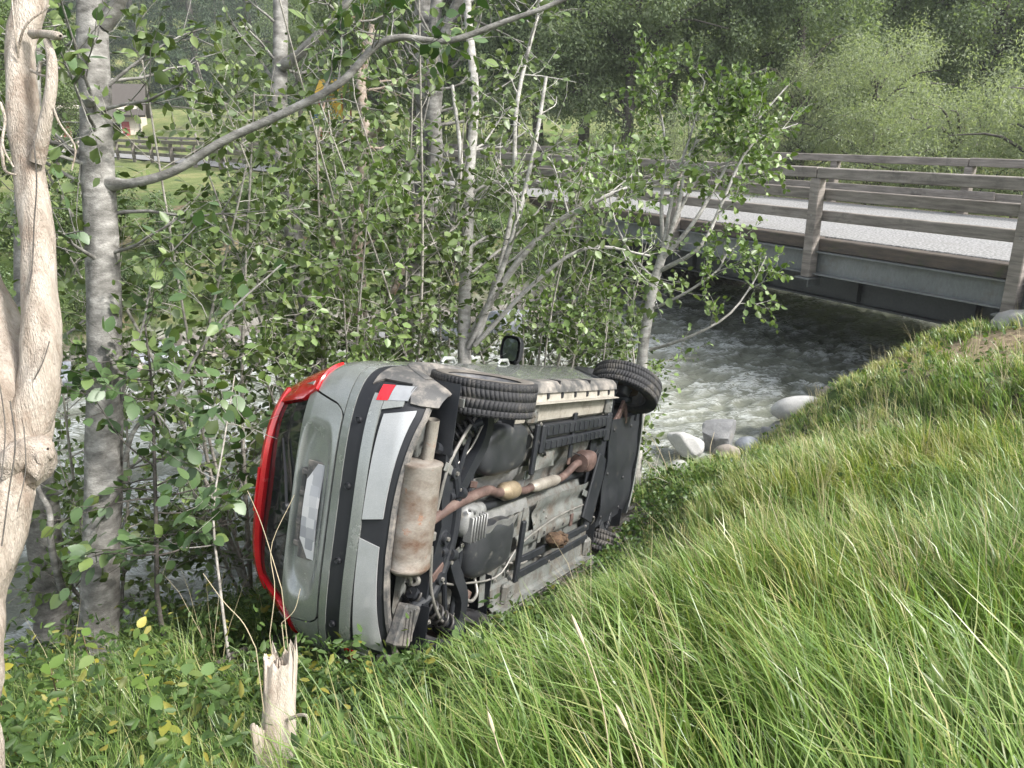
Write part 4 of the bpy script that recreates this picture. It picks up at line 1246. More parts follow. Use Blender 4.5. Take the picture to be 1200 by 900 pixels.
# engine undertray at the nose and the bulkhead behind it
G = pan(bl(2.30, 3.34, 26), bl(-.47, .47, 20), lambda x, y: .232 + .055 * ((x - 2.3) / 1.04) ** 2 + .008 * math.sin(y * 16) + (.012 if abs(y) > .42 else 0))
ut = MB().sheet(G, .008).build('engine_undertray', M['under_black'], car)
for k, (x, y) in enumerate(((2.36, -.38), (2.36, .0), (2.36, .38), (2.9, -.38), (2.9, .1), (2.9, .38), (3.2, -.1))):
    MB().lathe([(0, .006), (.012, .006), (.016, 0)], (x, y, .228 + .055 * ((x - 2.3) / 1.04) ** 2), (0, 0, -1), 10).build('clip', M['rubber'], ut)
G = pan(bl(2.02, 2.40, 10), bl(-.40, .46, 12), lambda x, y: .30 - .05 * ((x - 2.02) / .38) + .035 * (y > .25))
mb = MB().sheet(G, .010)
mb.box((2.14, .10, .25), (.26, .55, .02), np.array([[math.cos(.35), -math.sin(.35), 0], [math.sin(.35), math.cos(.35), 0], [0, 0, 1]]), bevel=.006)
mb.build('rear_undertray', M['under_black'], car)
mb = MB(); mb.add(*puff((2.55, .0, .48), (.62, .80, .36), 3.5)); mb.build('engine_block', M['liner'], car)
# splash guard hanging at the lower tail corner
gd = MB(); gd.box((-.50, .50, .315), (.16, .22, .07), np.array([[.94, -.34, 0], [.34, .94, 0], [0, 0, 1]]), bevel=.012)
for k in range(3): gd.box((-.535 + .035 * k, .50, .277), (.012, .18, .012), bevel=.003)
gd.build('splash_guard', M['muddy_plastic'], car)
gd = MB(); gd.sheet(pan(bl(.30, .74, 12), bl(.40, .62, 8), lambda x, y: .30 - .10 * (y - .40) + .01 * math.sin(x * 12)), .005); gd.build('underfloor_flap', M['under_paint'], car)
# brake and fuel lines
for pts, r_ in (([(-.30, .30, .31), (-.12, .36, .27), (.10, .42, .30), (.45, .44, .24), (.75, .30, .25), (1.4, .22, .262), (2.1, .22, .27)], .007),
                ([(-.28, -.28, .31), (-.10, -.42, .28), (.02, -.56, .28)], .007), ([(.05, .46, .29), (.12, .52, .25), (.22, .50, .26), (.24, .42, .30)], .011),
                ([(-.32, -.36, .34), (-.30, -.44, .36), (-.20, -.50, .34), (-.10, -.60, .32)], .006)):
    MB().tube(smooth_path(pts, 26), r_, 7).build('brake_line', M['steel'] if r_ > .0065 else M['rubber'], car, angle=60)
# spare-wheel well and tail floor behind the axle, in shade above the muffler
G = pan(bl(-.60, -.30, 8), bl(-.66, .66, 20), lambda x, y: .47 - .02 * math.cos(y * 5))
MB().sheet(G, .006).build('boot_floor', M['under_black'], car)
# clod of roots caught under the floor
V, Fc = puff((1.30, .36, .20), (.20, .10, .14), 2.2, wob=.18)
V = [tuple(np.array(p_) + (random.uniform(-.012, .012), random.uniform(-.012, .012), random.uniform(-.012, .012))) for p_ in V]
M['clod'] = stained('damp_earth', [(.3, (.05, .03, .018)), (.7, (.13, .08, .045))], 30, rough=.95, fine=120, bmp=.6, bdist=.008)

clod = MB().add(V, Fc).build('earth_clod', M['clod'], None, angle=80)
clod.matrix_world = car.matrix_basis.copy()
tag(clod, 'brown clod of earth and roots stuck under the car floor', 'clod')

# small underbody hardware: hoses, cable ties, brackets
rh = np.random.default_rng(33)
for a, b in (((-.40, -.50, .36), (-.12, -.62, .34)), ((-.30, -.20, .36), (.0, -.30, .36)), ((-.36, .20, .36), (-.05, .40, .34)), ((-.30, .46, .34), (.02, .58, .30)), ((.60, -.55, .27), (.95, -.30, .26)), ((.62, .40, .27), (1.2, .48, .27)), ((1.5, -.26, .265), (2.15, -.22, .28)), ((2.0, .2, .27), (2.3, .5, .3)), ((-.42, -.10, .38), (-.30, -.42, .37)), ((-.44, .30, .37), (-.20, .52, .33)), ((.02, -.55, .31), (.20, -.60, .34)), ((2.3, -.5, .33), (2.55, -.6, .36))):
    a = np.array(a); b = np.array(b)
    m1 = a + (b - a) * .35 + rh.normal(0, .03, 3); m2 = a + (b - a) * .7 + rh.normal(0, .035, 3)
    MB().tube(smooth_path([a, m1, m2, b], 18), rh.uniform(.004, .011), 7).build('hose', M['rubber'] if rh.random() < .6 else M['steel'], car, angle=60)
for k in range(34):
    x, y = rh.uniform(-.35, 2.2), rh.uniform(-.6, .6)
    if abs(y + .06) < .16: continue
    z = .24 if x > .75 else .27
    MB().lathe([(0, .010), (.009, .010), (.010, .003), (.016, .002), (.016, 0)], (x, y, z), (0, 0, -1), 6).build('bolt', M['steel'], car)
for (x, y, sx, sy, an) in ((-.30, -.33, .10, .05, .4), (-.26, .26, .12, .05, -.5), (.02, -.20, .08, .04, .2), (-.06, .18, .10, .04, -.3), (.72, -.18, .08, .06, 0), (.78, .10, .06, .10, .1), (1.46, -.24, .05, .14, 0), (1.95, .12, .12, .05, .3), (1.72, .30, .05, .10, 0), (1.1, .31, .05, .10, 0), (.12, .48, .14, .05, .5), (-.14, -.50, .12, .06, -.5)):
    c_, s_ = math.cos(an), math.sin(an)
    MB().box((x, y, .262 if x > .7 else .285), (sx, sy, .012), np.array([[c_, -s_, 0], [s_, c_, 0], [0, 0, 1]]), .004).build('bracket', M['under_paint'] if (x * 7) % 2 > 1 else M['rust'], car)

# ---------------------------------------------------------------- tree building
class Wood:
    """tubes and leaf anchors of one plant"""
    def __init__(self, seed=0):
        self.V = []; self.F = []; self.n = 0
        self.LP = []; self.LD = []
        self.r = np.random.default_rng(seed)
    def tube(self, pts, rad, n=6, gnarl=0.0, fr=6.0):
        pts = np.asarray(pts, float); m = len(pts)
        rad = np.broadcast_to(np.asarray(rad, float), (m,))
        T = np.gradient(pts, axis=0); T /= np.linalg.norm(T, axis=1, keepdims=True) + 1e-12
        a = np.array([0, 0, 1.0]) if abs(T[0][2]) < .8 else np.array([1.0, 0, 0])
        e1 = np.cross(T[0], a); e1 /= np.linalg.norm(e1)
        th = np.arange(n) * 2 * math.pi / n
        c, s = np.cos(th)[:, None], np.sin(th)[:, None]
        V = np.empty((m, n, 3))
        for k in range(m):
            e1 = e1 - T[k] * (e1 @ T[k]); e1 /= np.linalg.norm(e1) + 1e-12
            e2 = np.cross(T[k], e1)
            rr = rad[k]
            if gnarl:
                rr = rr * (1 + gnarl * (1.3 * vnoise(np.cos(th) * 2 + 7, np.sin(th) * 2 + k * .35, 11) + .8 * vnoise(th * 2.2 + 3, np.full(n, k * fr / m * 3), 23)))[:, None]
            V[k] = pts[k] + (c * e1 + s * e2) * rr
        i = np.arange(m - 1)[:, None] * n; j = np.arange(n)[None]; j2 = (j + 1) % n
        F = np.stack([i + j, i + j2, i + n + j2, i + n + j], -1).reshape(-1, 4) + self.n
        self.V.append(V.reshape(-1, 3)); self.F.append(F); self.n += m * n
    def twig(self, p, d, L, r0, up=.25, wig=.18, n=5, sides=4):
        pts = [np.asarray(p, float)]; d = np.asarray(d, float); d = d / np.linalg.norm(d)
        for k in range(n):
            d = d + self.r.normal(0, wig, 3) + np.array([0, 0, up / n])
            d /= np.linalg.norm(d)
            pts.append(pts[-1] + d * L / n)
        pts = np.array(pts)
        self.tube(pts, np.linspace(r0, max(r0 * .3, .0012), n + 1), sides)
        return pts
    def anchors(self, pts, spacing, start=.25):
        seg = np.linalg.norm(np.diff(pts, axis=0), axis=1); L = seg.sum()
        c = np.concatenate([[0], np.cumsum(seg)])
        for q in np.arange(L * start, L, spacing):
            q = q + self.r.uniform(-.4, .4) * spacing
            k = min(max(np.searchsorted(c, q) - 1, 0), len(seg) - 1)
            u = np.clip((q - c[k]) / seg[k], 0, 1)
            d = (pts[k + 1] - pts[k]) / seg[k]
            self.LP.append(pts[k] * (1 - u) + pts[k + 1] * u); self.LD.append(d)
        self.LP.append(pts[-1]); self.LD.append((pts[-1] - pts[-2]) / seg[-1])
    def branches(self, path, rad, count, u=(.25, 1), L=(.5, 1.2), el=(.15, .9), sub=4, subL=(.2, .5), leaf=.07, up=.3, bias=None, rr=.38, wig=.14, leaf_start=.2):
        path = np.asarray(path); m = len(path)
        for k in range(count):
            q = self.r.uniform(*u); i = min(int(q * (m - 1)), m - 2); f = q * (m - 1) - i
            p = path[i] * (1 - f) + path[i + 1] * f
            t = path[i + 1] - path[i]; t /= np.linalg.norm(t)
            a = self.r.uniform(0, 2 * math.pi)
            h = np.array([math.cos(a), math.sin(a), 0]); h = h - t * (h @ t); h /= np.linalg.norm(h) + 1e-9
            if bias is not None: h = h + np.asarray(bias)
            e = self.r.uniform(*el)
            d = h * math.cos(e) + t * math.sin(e)
            Lb = self.r.uniform(*L) * (1 - .35 * q)
            r_i = np.interp(q, np.linspace(0, 1, m), rad) * rr
            r_i = min(max(r_i, .003), .012 + Lb * .008)
            pts = self.twig(p, d, Lb, r_i, up, wig, 6, 5)
            for j in range(sub):
                v = self.r.uniform(.25, 1.0); ii = min(int(v * 6), 5)
                d2 = pts[ii + 1] - pts[ii]; d2 = d2 / np.linalg.norm(d2) + self.r.normal(0, .65, 3)
                tw = self.twig(pts[ii], d2, self.r.uniform(*subL), max(r_i * .4, .0018), up * .6, wig * 1.2, 4, 3)
                if leaf: self.anchors(tw, leaf, .15)
            if leaf: self.anchors(pts[2:], leaf, leaf_start)
    def wood_mesh(self, name):
        return mesh_np(name, np.concatenate(self.V), np.concatenate(self.F), True)

def leaf_arrays(P, D, r, L=.07, W=.05, droop=.35, spread=.75, upn=.6, quads=True, fold=.12):
    P = np.asarray(P, float); D = np.asarray(D, float); n = len(P)
    d = D + r.normal(0, spread, (n, 3)); d[:, 2] -= droop
    d /= np.linalg.norm(d, axis=1, keepdims=True) + 1e-9
    nn = r.normal(0, 1 - upn * .5, (n, 3)); nn[:, 2] += upn
    s = np.cross(nn, d); s /= np.linalg.norm(s, axis=1, keepdims=True) + 1e-9
    nn = np.cross(d, s)
    sc = r.uniform(.45, 1.3, (n, 1))
    l = L * sc; w = W * sc * r.uniform(.8, 1.15, (n, 1)) / 2
    P = P + d * l * .18
    base = P; tip = P + d * l - nn * l * .12
    if quads:
        r1 = P + d * l * .30 + s * w * .95 + nn * fold * w; r2 = P + d * l * .68 + s * w * .75 + nn * (fold * w - .03 * l)
        l1 = P + d * l * .30 - s * w * .95 + nn * fold * w; l2 = P + d * l * .68 - s * w * .75 + nn * (fold * w - .03 * l)
        V = np.stack([base, r1, r2, tip, l2, l1], 1).reshape(-1, 3)
        k = np.arange(n)[:, None] * 6
        F = np.concatenate([k + np.array([[0, 1, 2, 3]]), k + np.array([[0, 3, 4, 5]])], 0)
    else:
        a = P + d * l * .45 + s * w + nn * fold * w * 2; b = P + d * l * .45 - s * w + nn * fold * w * 2
        V = np.stack([base, a, tip, b], 1).reshape(-1, 3)
        k = np.arange(n)[:, None] * 4
        F = np.concatenate([k + np.array([[0, 1, 2]]), k + np.array([[0, 2, 3]])], 0)
    return V, F

# one larger leaf, serrated, shared by every single leaf object
def leaf_one(name, serr=5):
    V = [(0, 0, 0)]; u = np.linspace(.06, .94, serr * 2)
    half = []
    for k, t in enumerate(u):
        w = .36 * math.sin(math.pi * t ** .8) ** .75 * (1.0 if k % 2 else .90)
        half.append((t, w))
    V += [(t, w, .10 * w - .10 * t * t) for t, w in half] + [(1.0, 0, -.11)] + [(t, -w, .10 * w - .10 * t * t) for t, w in half[::-1]]
    mid = [(t, 0, -.10 * t * t) for t, _ in half]
    n = len(half); V += mid
    o = len(V) - n
    F = [(0, 1, o)] + [(1 + k, 2 + k, o + k + 1, o + k) for k in range(n - 1)] + [(n, n + 1, o + n - 1)]
    F += [(0, o, 2 * n + 1)] + [(o + k, o + k + 1, 2 * n - k, 2 * n + 1 - k) for k in range(n - 1)] + [(o + n - 1, n + 1, n + 2)]
    V.append((-.18, 0, .03)); V.append((-.18, .012, .03)); V.append((0, .012, .0))
    F.append((len(V) - 3, len(V) - 2, len(V) - 1, 0))
    return mesh_np(name, V, F, True)
LEAF_ME = leaf_one('leaf')
LEAF_ME.materials.append(M['leaf_single'])
def leaf_objects(P, D, r, parent, L=.085, me=LEAF_ME, droop=.3):
    for p_, d_ in zip(P, D):
        d = np.asarray(d_) + r.normal(0, .6, 3); d[2] -= droop; d /= np.linalg.norm(d)
        nn = r.normal(0, .45, 3); nn[2] += 1
        s = np.cross(nn, d); s /= np.linalg.norm(s); nn = np.cross(d, s)
        k = L * r.uniform(.7, 1.25)
        o = bpy.data.objects.new('leaf', me); COL.objects.link(o)
        o.parent = parent
        mt = Matrix(((d[0] * k, s[0] * k, nn[0] * k, p_[0]), (d[1] * k, s[1] * k, nn[1] * k, p_[1]), (d[2] * k, s[2] * k, nn[2] * k, p_[2]), (0, 0, 0, 1)))
        o.matrix_basis = parent.matrix_basis.inverted() @ mt

CM = np.array(Euler((R(-88.64), R(15.82), R(63.19))).to_matrix()); CL = np.array([-.007, 3.885, -.508])
def clear_of_car(P):
    """the car lies among the saplings: no leaf grows through it or its mirror"""
    q = (P - CL) @ CM
    inside = (q[:, 0] > -.72) & (q[:, 0] < 3.45) & (q[:, 1] > -.93) & (q[:, 1] < .9) & (q[:, 2] > .05) & (q[:, 2] < 1.5)
    mir = np.linalg.norm(q - np.array([1.6, -.98, .95]), axis=1) < .42
    return ~inside & ~mir
def plant(name, label, cat, w, base, bark, leafm, L=.07, W=.05, group=None, trunk='trunk', crown='crown', keep=1.0, n_obj=0, objL=.085, droop=.35, quads=True, spread=.75, near_first=True):
    root = empty(name, tuple(base)); tag(root, label, cat, group)
    b = np.asarray(base, float)
    me = mesh_np(trunk, np.concatenate(w.V) - b, np.concatenate(w.F), True)
    link(trunk, me, bark, root)
    if w.LP:
        P = np.array(w.LP); D = np.array(w.LD)
        k = (w.r.random(len(P)) < keep) & clear_of_car(P); P, D = P[k], D[k]
        if n_obj:
            order = np.argsort(np.linalg.norm(P - E0, axis=1) + w.r.uniform(0, .8, len(P)))
            sel = order[:n_obj]
            leaf_objects(P[sel], D[sel], w.r, root, objL)
            k = np.ones(len(P), bool); k[sel] = False; P, D = P[k], D[k]
        if len(P):
            V, F = leaf_arrays(P, D, w.r, L, W, droop, spread, quads=quads)
            o = link(crown, mesh_np(crown, V - b, F), leafm, root); o['kind'] = 'stuff'
    return root
def pxpath(spec, n):
    return smooth_path([at(*q) for q in spec], n)
def rad_px(path, r0, r1):
    d0 = (path[0] - E0) @ CF; d1 = (path[-1] - E0) @ CF
    return np.linspace(r0 * d0 / 906.0, r1 * d1 / 906.0, len(path))
def on_ground(p): return np.array([p[0], p[1], float(height(p[0], p[1]))])
def foot(path, sink=.12):
    """continue a stem straight down into the bank"""
    g = on_ground(path[0]); g[2] -= sink
    if g[2] < path[0][2]:
        k = max(2, int((path[0][2] - g[2]) / .25))
        return np.concatenate([np.linspace(g, path[0], k, endpoint=False), path])
    return path

# ---------------------------------------------------------------- the trees of the near bank
# grey trunk with a long crooked limb
w = Wood(11)
main = foot(pxpath([(112, 790, 4.85), (120, 640, 4.75), (124, 480, 4.7), (120, 330, 4.7), (114, 190, 4.72), (110, 60, 4.75), (104, -120, 4.8), (98, -420, 4.9)], 44))
w.tube(main, np.linspace(.114, .072, len(main)), 18, .16)
limb = pxpath([(128, 216, 4.7), (160, 214, 4.6), (205, 200, 4.55), (262, 165, 4.5), (330, 134, 4.45), (398, 98, 4.42), (438, 56, 4.4), (470, 44, 4.38), (525, 48, 4.36), (590, 26, 4.33), (655, 2, 4.3), (760, -50, 4.25)], 46)
w.tube(limb, np.interp(np.linspace(0, 1, 46), [0, .06, .5, 1], [.050, .028, .021, .012]), 9, .08)
fork = pxpath([(122, 30, 4.75), (138, 5, 4.7), (160, -60, 4.6), (200, -200, 4.5)], 10); w.tube(fork, np.linspace(.05, .03, 10), 8)
tw1 = pxpath([(146, 540, 4.7), (160, 500, 4.62), (206, 462, 4.55), (225, 425, 4.5), (262, 372, 4.5), (330, 310, 4.6)], 20); w.tube(tw1, np.linspace(.016, .005, 20), 6); w.anchors(tw1[10:], .07, .2)
tw2 = pxpath([(143, 470, 4.7), (150, 430, 4.6), (168, 380, 4.5), (182, 320, 4.5), (230, 265, 4.4)], 14); w.tube(tw2, np.linspace(.010, .004, 14), 5); w.anchors(tw2, .09, .3)
knot = pxpath([(104, 120, 4.6), (108, 118, 4.53), (110, 119, 4.5)], 4); w.tube(knot, [.035, .03, .014, .004], 8)
w.branches(main, np.linspace(.15, .085, len(main)), 22, (.45, .98), (.7, 1.5), (.0, .7), 5, (.25, .6), .085, .15, None, .12)
w.branches(limb, np.interp(np.linspace(0, 1, 46), [0, .06, .5, 1], [.050, .028, .021, .012]), 16, (.3, 1), (.3, .8), (.1, .8), 3, (.2, .45), .09, .35, None, .25)
w.branches(tw1, np.linspace(.016, .005, 20), 8, (.2, 1), (.2, .5), (.1, .8), 3, (.12, .3), .07, .1, None, .5)
plant('alder_tree', 'grey-barked alder with one long crooked limb reaching over the car', 'tree', w, main[0], M['bark_grey'], M['leaf'], .082, .058, n_obj=240, objL=.085, keep=.8)

# darker trunk half hidden behind the dead tree
w = Wood(12)
main = foot(pxpath([(64, 760, 5.6), (54, 640, 5.5), (44, 540, 5.5), (34, 300, 5.6), (32, 60, 5.7), (30, -200, 5.8)], 26))
w.tube(main, np.linspace(.13, .07, len(main)), 14, .14)
side = pxpath([(72, 690, 5.0), (60, 640, 4.8), (58, 600, 4.75), (44, 570, 4.7), (38, 520, 4.7)], 14); w.tube(side, np.linspace(.024, .012, 14), 7)
w.branches(main, np.linspace(.15, .085, len(main)), 14, (.35, .95), (.6, 1.4), (.0, .6), 4, (.25, .6), .085, .2, None, .12)
plant('alder_tree', 'dark grey trunk standing half behind the bare dead tree', 'tree', w, main[0], M['bark_grey'], M['leaf'], .08, .056, n_obj=60, keep=.7)

# pale trunks behind the car
def hero(seed, label, spec, r0, r1, bark, extra=(), nb=14, u=(.3, 1), L=(.6, 1.3), leafm='leaf', leaf=.06, size=(.068, .048), el=(.1, .8), keep=.85, name='young_tree', sub=4, up=.3, n=30, gn=.1, subL=(.25, .55), wig=.14, bias=None):
    w = Wood(seed)
    main = foot(pxpath(spec, n))
    ra = rad_px(main, r0, r1)
    w.tube(main, ra, 10, gn)
    w.branches(main, ra, nb, u, L, el, sub, subL, leaf, up, bias, .35, wig)
    for sp, a, b, k in extra:
        pth = pxpath(sp, 16); rb = rad_px(pth, a, b); w.tube(pth, rb, 7, .05)
        if k: w.branches(pth, rb, k, (.25, 1), (L[0] * .7, L[1] * .7), el, sub, subL, leaf, up, bias, .45, wig)
    return plant(name, label, 'tree', w, main[0], M[bark], M[leafm], *size, keep=keep)

hero(21, 'pale young tree with a forked top and one side limb behind the car boot', [(374, 440, 6.5), (368, 390, 6.5), (350, 305, 6.6), (334, 225, 6.7), (327, 130, 6.8), (329, 20, 6.9), (325, -160, 7)], 11, 8, 'bark_grey',
     extra=[([(331, 78, 6.8), (352, 62, 6.7), (385, 28, 6.6), (412, -6, 6.5), (450, -80, 6.4)], 7, 3, 6), ([(370, 420, 6.4), (352, 350, 6.3), (320, 290, 6.2), (275, 225, 6.2)], 3, 1.2, 7)], nb=16, u=(.35, 1))
hero(22, 'thin stem with torn reddish bark and a snapped side stub', [(424, 400, 6.9), (422, 330, 6.9), (418, 260, 7), (428, 160, 7.1), (423, 95, 7.1), (432, 55, 7.2), (437, 30, 7.2)], 8, 4, 'bark_brown',
     extra=[([(430, 165, 7.1), (440, 155, 7.0), (450, 145, 6.9)], 4, 2.5, 0), ([(412, 395, 6.8), (398, 330, 6.8), (388, 270, 6.8), (372, 190, 6.9), (380, 120, 7)], 4, 1.5, 8), ([(440, 385, 6.7), (462, 340, 6.7), (482, 290, 6.7), (490, 240, 6.7)], 4.5, 3, 0)], nb=7, u=(.4, .95), L=(.4, .8), gn=.25)
hero(23, 'thick double trunk of pale grey bark growing past the bridge deck', [(470, 400, 7.6), (480, 330, 7.6), (493, 250, 7.7), (500, 150, 7.8), (498, 60, 7.9), (497, -120, 8)], 15, 11, 'bark_grey',
     extra=[([(500, 215, 7.65), (510, 120, 7.6), (520, 50, 7.6), (548, -20, 7.5), (590, -100, 7.5)], 9, 6, 7), ([(494, 300, 7.5), (510, 190, 7.5), (506, 90, 7.6), (512, 0, 7.7)], 10, 7, 5)], nb=18, u=(.3, 1), L=(.7, 1.6))
hero(24, 'slender pale stem rising just behind the rear wheel', [(545, 430, 6.6), (544, 380, 6.6), (547, 300, 6.6), (550, 210, 6.7), (556, 110, 6.8), (548, 10, 6.9), (545, -120, 7)], 8.5, 4, 'bark_pale',
     extra=[([(548, 400, 6.6), (590, 330, 6.4), (640, 270, 6.2), (700, 235, 6.0), (735, 220, 6)], 5, 2, 8), ([(549, 408, 6.55), (575, 350, 6.4), (600, 280, 6.3), (625, 180, 6.3), (640, 90, 6.3)], 4, 2, 8), ([(544, 330, 6.6), (530, 260, 6.6), (540, 190, 6.6), (530, 100, 6.6)], 4, 2, 6),
            ([(560, 400, 6.5), (600, 250, 6.6), (606, 120, 6.7), (640, -20, 6.8)], 3.5, 2, 7), ([(556, 405, 6.5), (628, 330, 6.3), (690, 290, 6.2), (762, 300, 6.2)], 3, 1.3, 7)], nb=14, u=(.25, 1))
# fan-shaped sapling in front of the bridge
w = Wood(25)
main = foot(pxpath([(752, 425, 7.6), (756, 392, 7.6), (766, 335, 7.6), (776, 300, 7.6)], 14)); w.tube(main, rad_px(main, 6.5, 5), 10, .12)
rays = [[(776, 302, 7.6), (784, 250, 7.6), (797, 195, 7.6), (812, 150, 7.6), (826, 95, 7.6)], [(777, 300, 7.6), (796, 240, 7.5), (806, 185, 7.5), (836, 140, 7.5), (862, 112, 7.5)],
        [(774, 306, 7.6), (812, 262, 7.4), (842, 212, 7.4), (872, 160, 7.4), (925, 98, 7.4)], [(772, 318, 7.6), (820, 290, 7.3), (846, 238, 7.3), (880, 170, 7.3), (935, 145, 7.3)],
        [(778, 296, 7.65), (775, 240, 7.8), (780, 180, 7.9), (772, 120, 8), (760, 70, 8)], [(764, 362, 7.6), (800, 345, 7.3), (840, 318, 7.2), (850, 300, 7.2), (872, 280, 7.2)],
        [(762, 410, 7.6), (800, 398, 7.2), (850, 372, 7.0), (880, 335, 7.0), (898, 300, 7)], [(768, 330, 7.6), (735, 290, 7.6), (715, 235, 7.7), (720, 170, 7.8)], [(776, 300, 7.6), (800, 240, 7.8), (830, 200, 7.9), (905, 190, 7.8)]]
for k, sp in enumerate(rays):
    pth = pxpath(sp, 14); ra = rad_px(pth, 2.9 if k not in (5, 6, 7) else 1.9, .8); w.tube(pth, ra, 7)
    w.branches(pth, ra, 11 if k < 5 or k == 8 else 6, (.45 if k < 5 else .3, 1), (.25, .55), (.2, 1.0), 5, (.12, .34), .032, .4, None, .5)
plant('young_tree', 'pale-stemmed fan-shaped sapling with light leaves in front of the bridge rail', 'tree', w, main[0], M['bark_pale'], M['leaf_light'], .062, .046)

# many thin saplings of the bank, standing between the car and the river
sap_spots = [(.75, -8.6, 3.6, 'leafy sapling rooted behind the grey tailgate'), (.7, -7.9, 4.2, 'twiggy sapling behind the rear wheel arch'), (.85, -7.0, 3.9, 'bright-leaved sapling behind the door mirror'), (.8, -6.5, 3.6, 'dense dark-leaved sapling behind the front door'), (.9, -6.1, 3.1, 'low bushy sapling next to the front wheel'), (.45, -9.6, 4.0, 'sapling rooted beside the red roof edge'), (.7, -10.6, 2.6, 'low leafy sapling at the waterline between the red roof and the grey trunk'), (.6, -11.6, 4.2, 'dark sapling behind the trunk with the long limb'), (.4, -12.6, 4.4, 'sapling behind the dead barkless tree'), (1.0, -7.4, 4.6, 'tall thin sapling at the water behind the mirror'), (.95, -8.2, 4.8, 'tall sapling at the water behind the rear wheel'), (.85, -9.0, 4.4, 'tall light-leaved sapling behind the tailgate corner'), (1.0, -5.75, 2.2, 'short sapling at the foot of the fan-shaped one')]
for k, (s_, t_, H, lab) in enumerate(sap_spots):
    w = Wood(40 + k)
    b = on_ground(P3(s_, t_, 0)); b[2] -= .1
    ns = w.r.integers(3, 6)
    for q in range(ns):
        a = w.r.uniform(0, 2 * math.pi); sp = w.r.uniform(.1, .34)
        top = b + np.array([math.cos(a) * sp * H, math.sin(a) * sp * H, H * w.r.uniform(.75, 1.05)])
        mid = (b + top) / 2 + w.r.normal(0, .12, 3) - np.array([math.cos(a), math.sin(a), 0]) * .12 * sp * H
        pth = smooth_path([b + w.r.normal(0, .04, 3), mid, top], 18); r_ = w.r.uniform(.012, .022); ra = np.linspace(r_, .005, 18)
        w.tube(pth, ra, 6)
        w.branches(pth, ra, 18, (.10, 1), (.35, .95), (.1, .8), 5, (.18, .42), .050, .25, None, .5)
    plant('bank_sapling', lab, 'sapling', w, b, M['twig'], M['leaf'] if k % 3 else M['leaf_light'], .066, .048, group='saplings along the near riverbank', keep=.95)

# low leafy alder shoot beside the red roof edge, leaves big enough to tell apart
w = Wood(60)
main = foot(pxpath([(184, 700, 4.7), (183, 620, 4.65), (181, 540, 4.6), (178, 455, 4.6), (170, 380, 4.6)], 20)); ra = np.linspace(.016, .006, len(main)); w.tube(main, ra, 7)
w.branches(main, ra, 20, (.15, 1), (.35, .85), (-.1, .5), 4, (.15, .35), .085, .08, None, .55)
plant('alder_shoot', 'thin dark alder shoot with broad leaves between the grey trunk and the red roof edge', 'sapling', w, main[0], M['bark_dark'], M['leaf'], .09, .07, n_obj=240, objL=.088, keep=.75)
w = Wood(61)
main = foot(pxpath([(268, 770, 4.3), (258, 690, 4.3), (250, 600, 4.35), (262, 520, 4.4), (275, 440, 4.5)], 20)); ra = np.linspace(.010, .004, len(main)); w.tube(main, ra, 6)
w.branches(main, ra, 9, (.3, 1), (.25, .6), (-.1, .5), 4, (.12, .3), .085, .05, None, .6)
plant('alder_shoot', 'thin leafy shoot whose leaves hang over the red roof edge', 'sapling', w, main[0], M['twig'], M['leaf'], .085, .065, n_obj=110, objL=.09, keep=.8)

# ---------------------------------------------------------------- dead barkless tree and broken stump
w = Wood(70)
tr = foot(pxpath([(-52, 930, 2.15), (-42, 800, 2.2), (-30, 680, 2.25), (-6, 560, 2.3), (2, 490, 2.35), (-14, 400, 2.4), (-40, 300, 2.45), (-75, 120, 2.5), (-110, -120, 2.6)], 60), .15)
k0 = len(tr)
u = np.linspace(0, 1, k0)
w.tube(tr, np.interp(u, [0, .25, .42, .52, .60, .75, 1], [.10, .085, .100, .122, .108, .075, .06]), 26, .30, 9)
st = pxpath([(22, 520, 2.34), (44, 455, 2.34), (50, 395, 2.34), (46, 320, 2.35), (37, 230, 2.36), (27, 140, 2.37), (24, 60, 2.38), (34, 10, 2.39), (40, -60, 2.4), (50, -200, 2.4)], 50)
w.tube(st, np.interp(np.linspace(0, 1, 50), [0, .12, .25, .5, .68, .8, 1], [.06, .058, .050, .042, .040, .048, .03]), 18, .22, 8)
lim = pxpath([(44, 190, 2.33), (52, 150, 2.3), (60, 105, 2.28), (61, 70, 2.28), (55, 48, 2.29)], 18); w.tube(lim, np.interp(np.linspace(0, 1, 18), [0, .3, 1], [.022, .018, .011]), 9, .15)
stub = pxpath([(38, 40, 2.34), (52, 40, 2.3), (66, 42, 2.27), (71, 42, 2.26)], 8); w.tube(stub, [.014, .012, .012, .012, .012, .012, .011, .004], 9, .2)
for sp, r_ in (([(36, 82, 2.33), (48, 88, 2.30), (58, 89, 2.29)], .005), ([(46, 85, 2.3), (48, 74, 2.3), (54, 72, 2.29)], .005), ([(22, 68, 2.33), (18, 40, 2.3), (14, 0, 2.3)], .0035), ([(60, 120, 2.28), (70, 145, 2.3), (88, 172, 2.32), (84, 200, 2.33)], .004), ([(20, 62, 2.34), (30, 30, 2.3), (52, 12, 2.3), (58, 6, 2.3)], .004),
               ([(-5, 150, 2.3), (2, 178, 2.3), (6, 200, 2.3), (20, 205, 2.31)], .006), ([(0, 120, 2.3), (6, 140, 2.3), (3, 170, 2.28), (16, 196, 2.28)], .005)):
    pth = pxpath(sp, 12); w.tube(pth, np.linspace(r_, r_ * .55, 12), 6)
kn = pxpath([(26, 545, 2.3), (48, 530, 2.29), (56, 526, 2.28)], 8); w.tube(kn, [.075, .070, .062, .050, .040, .030, .022, .004], 16, .7)
dead = plant('dead_tree', 'bare pinkish dead tree without bark with a swollen gnarled trunk', 'dead tree', w, tr[0], M['dead_wood'], None)
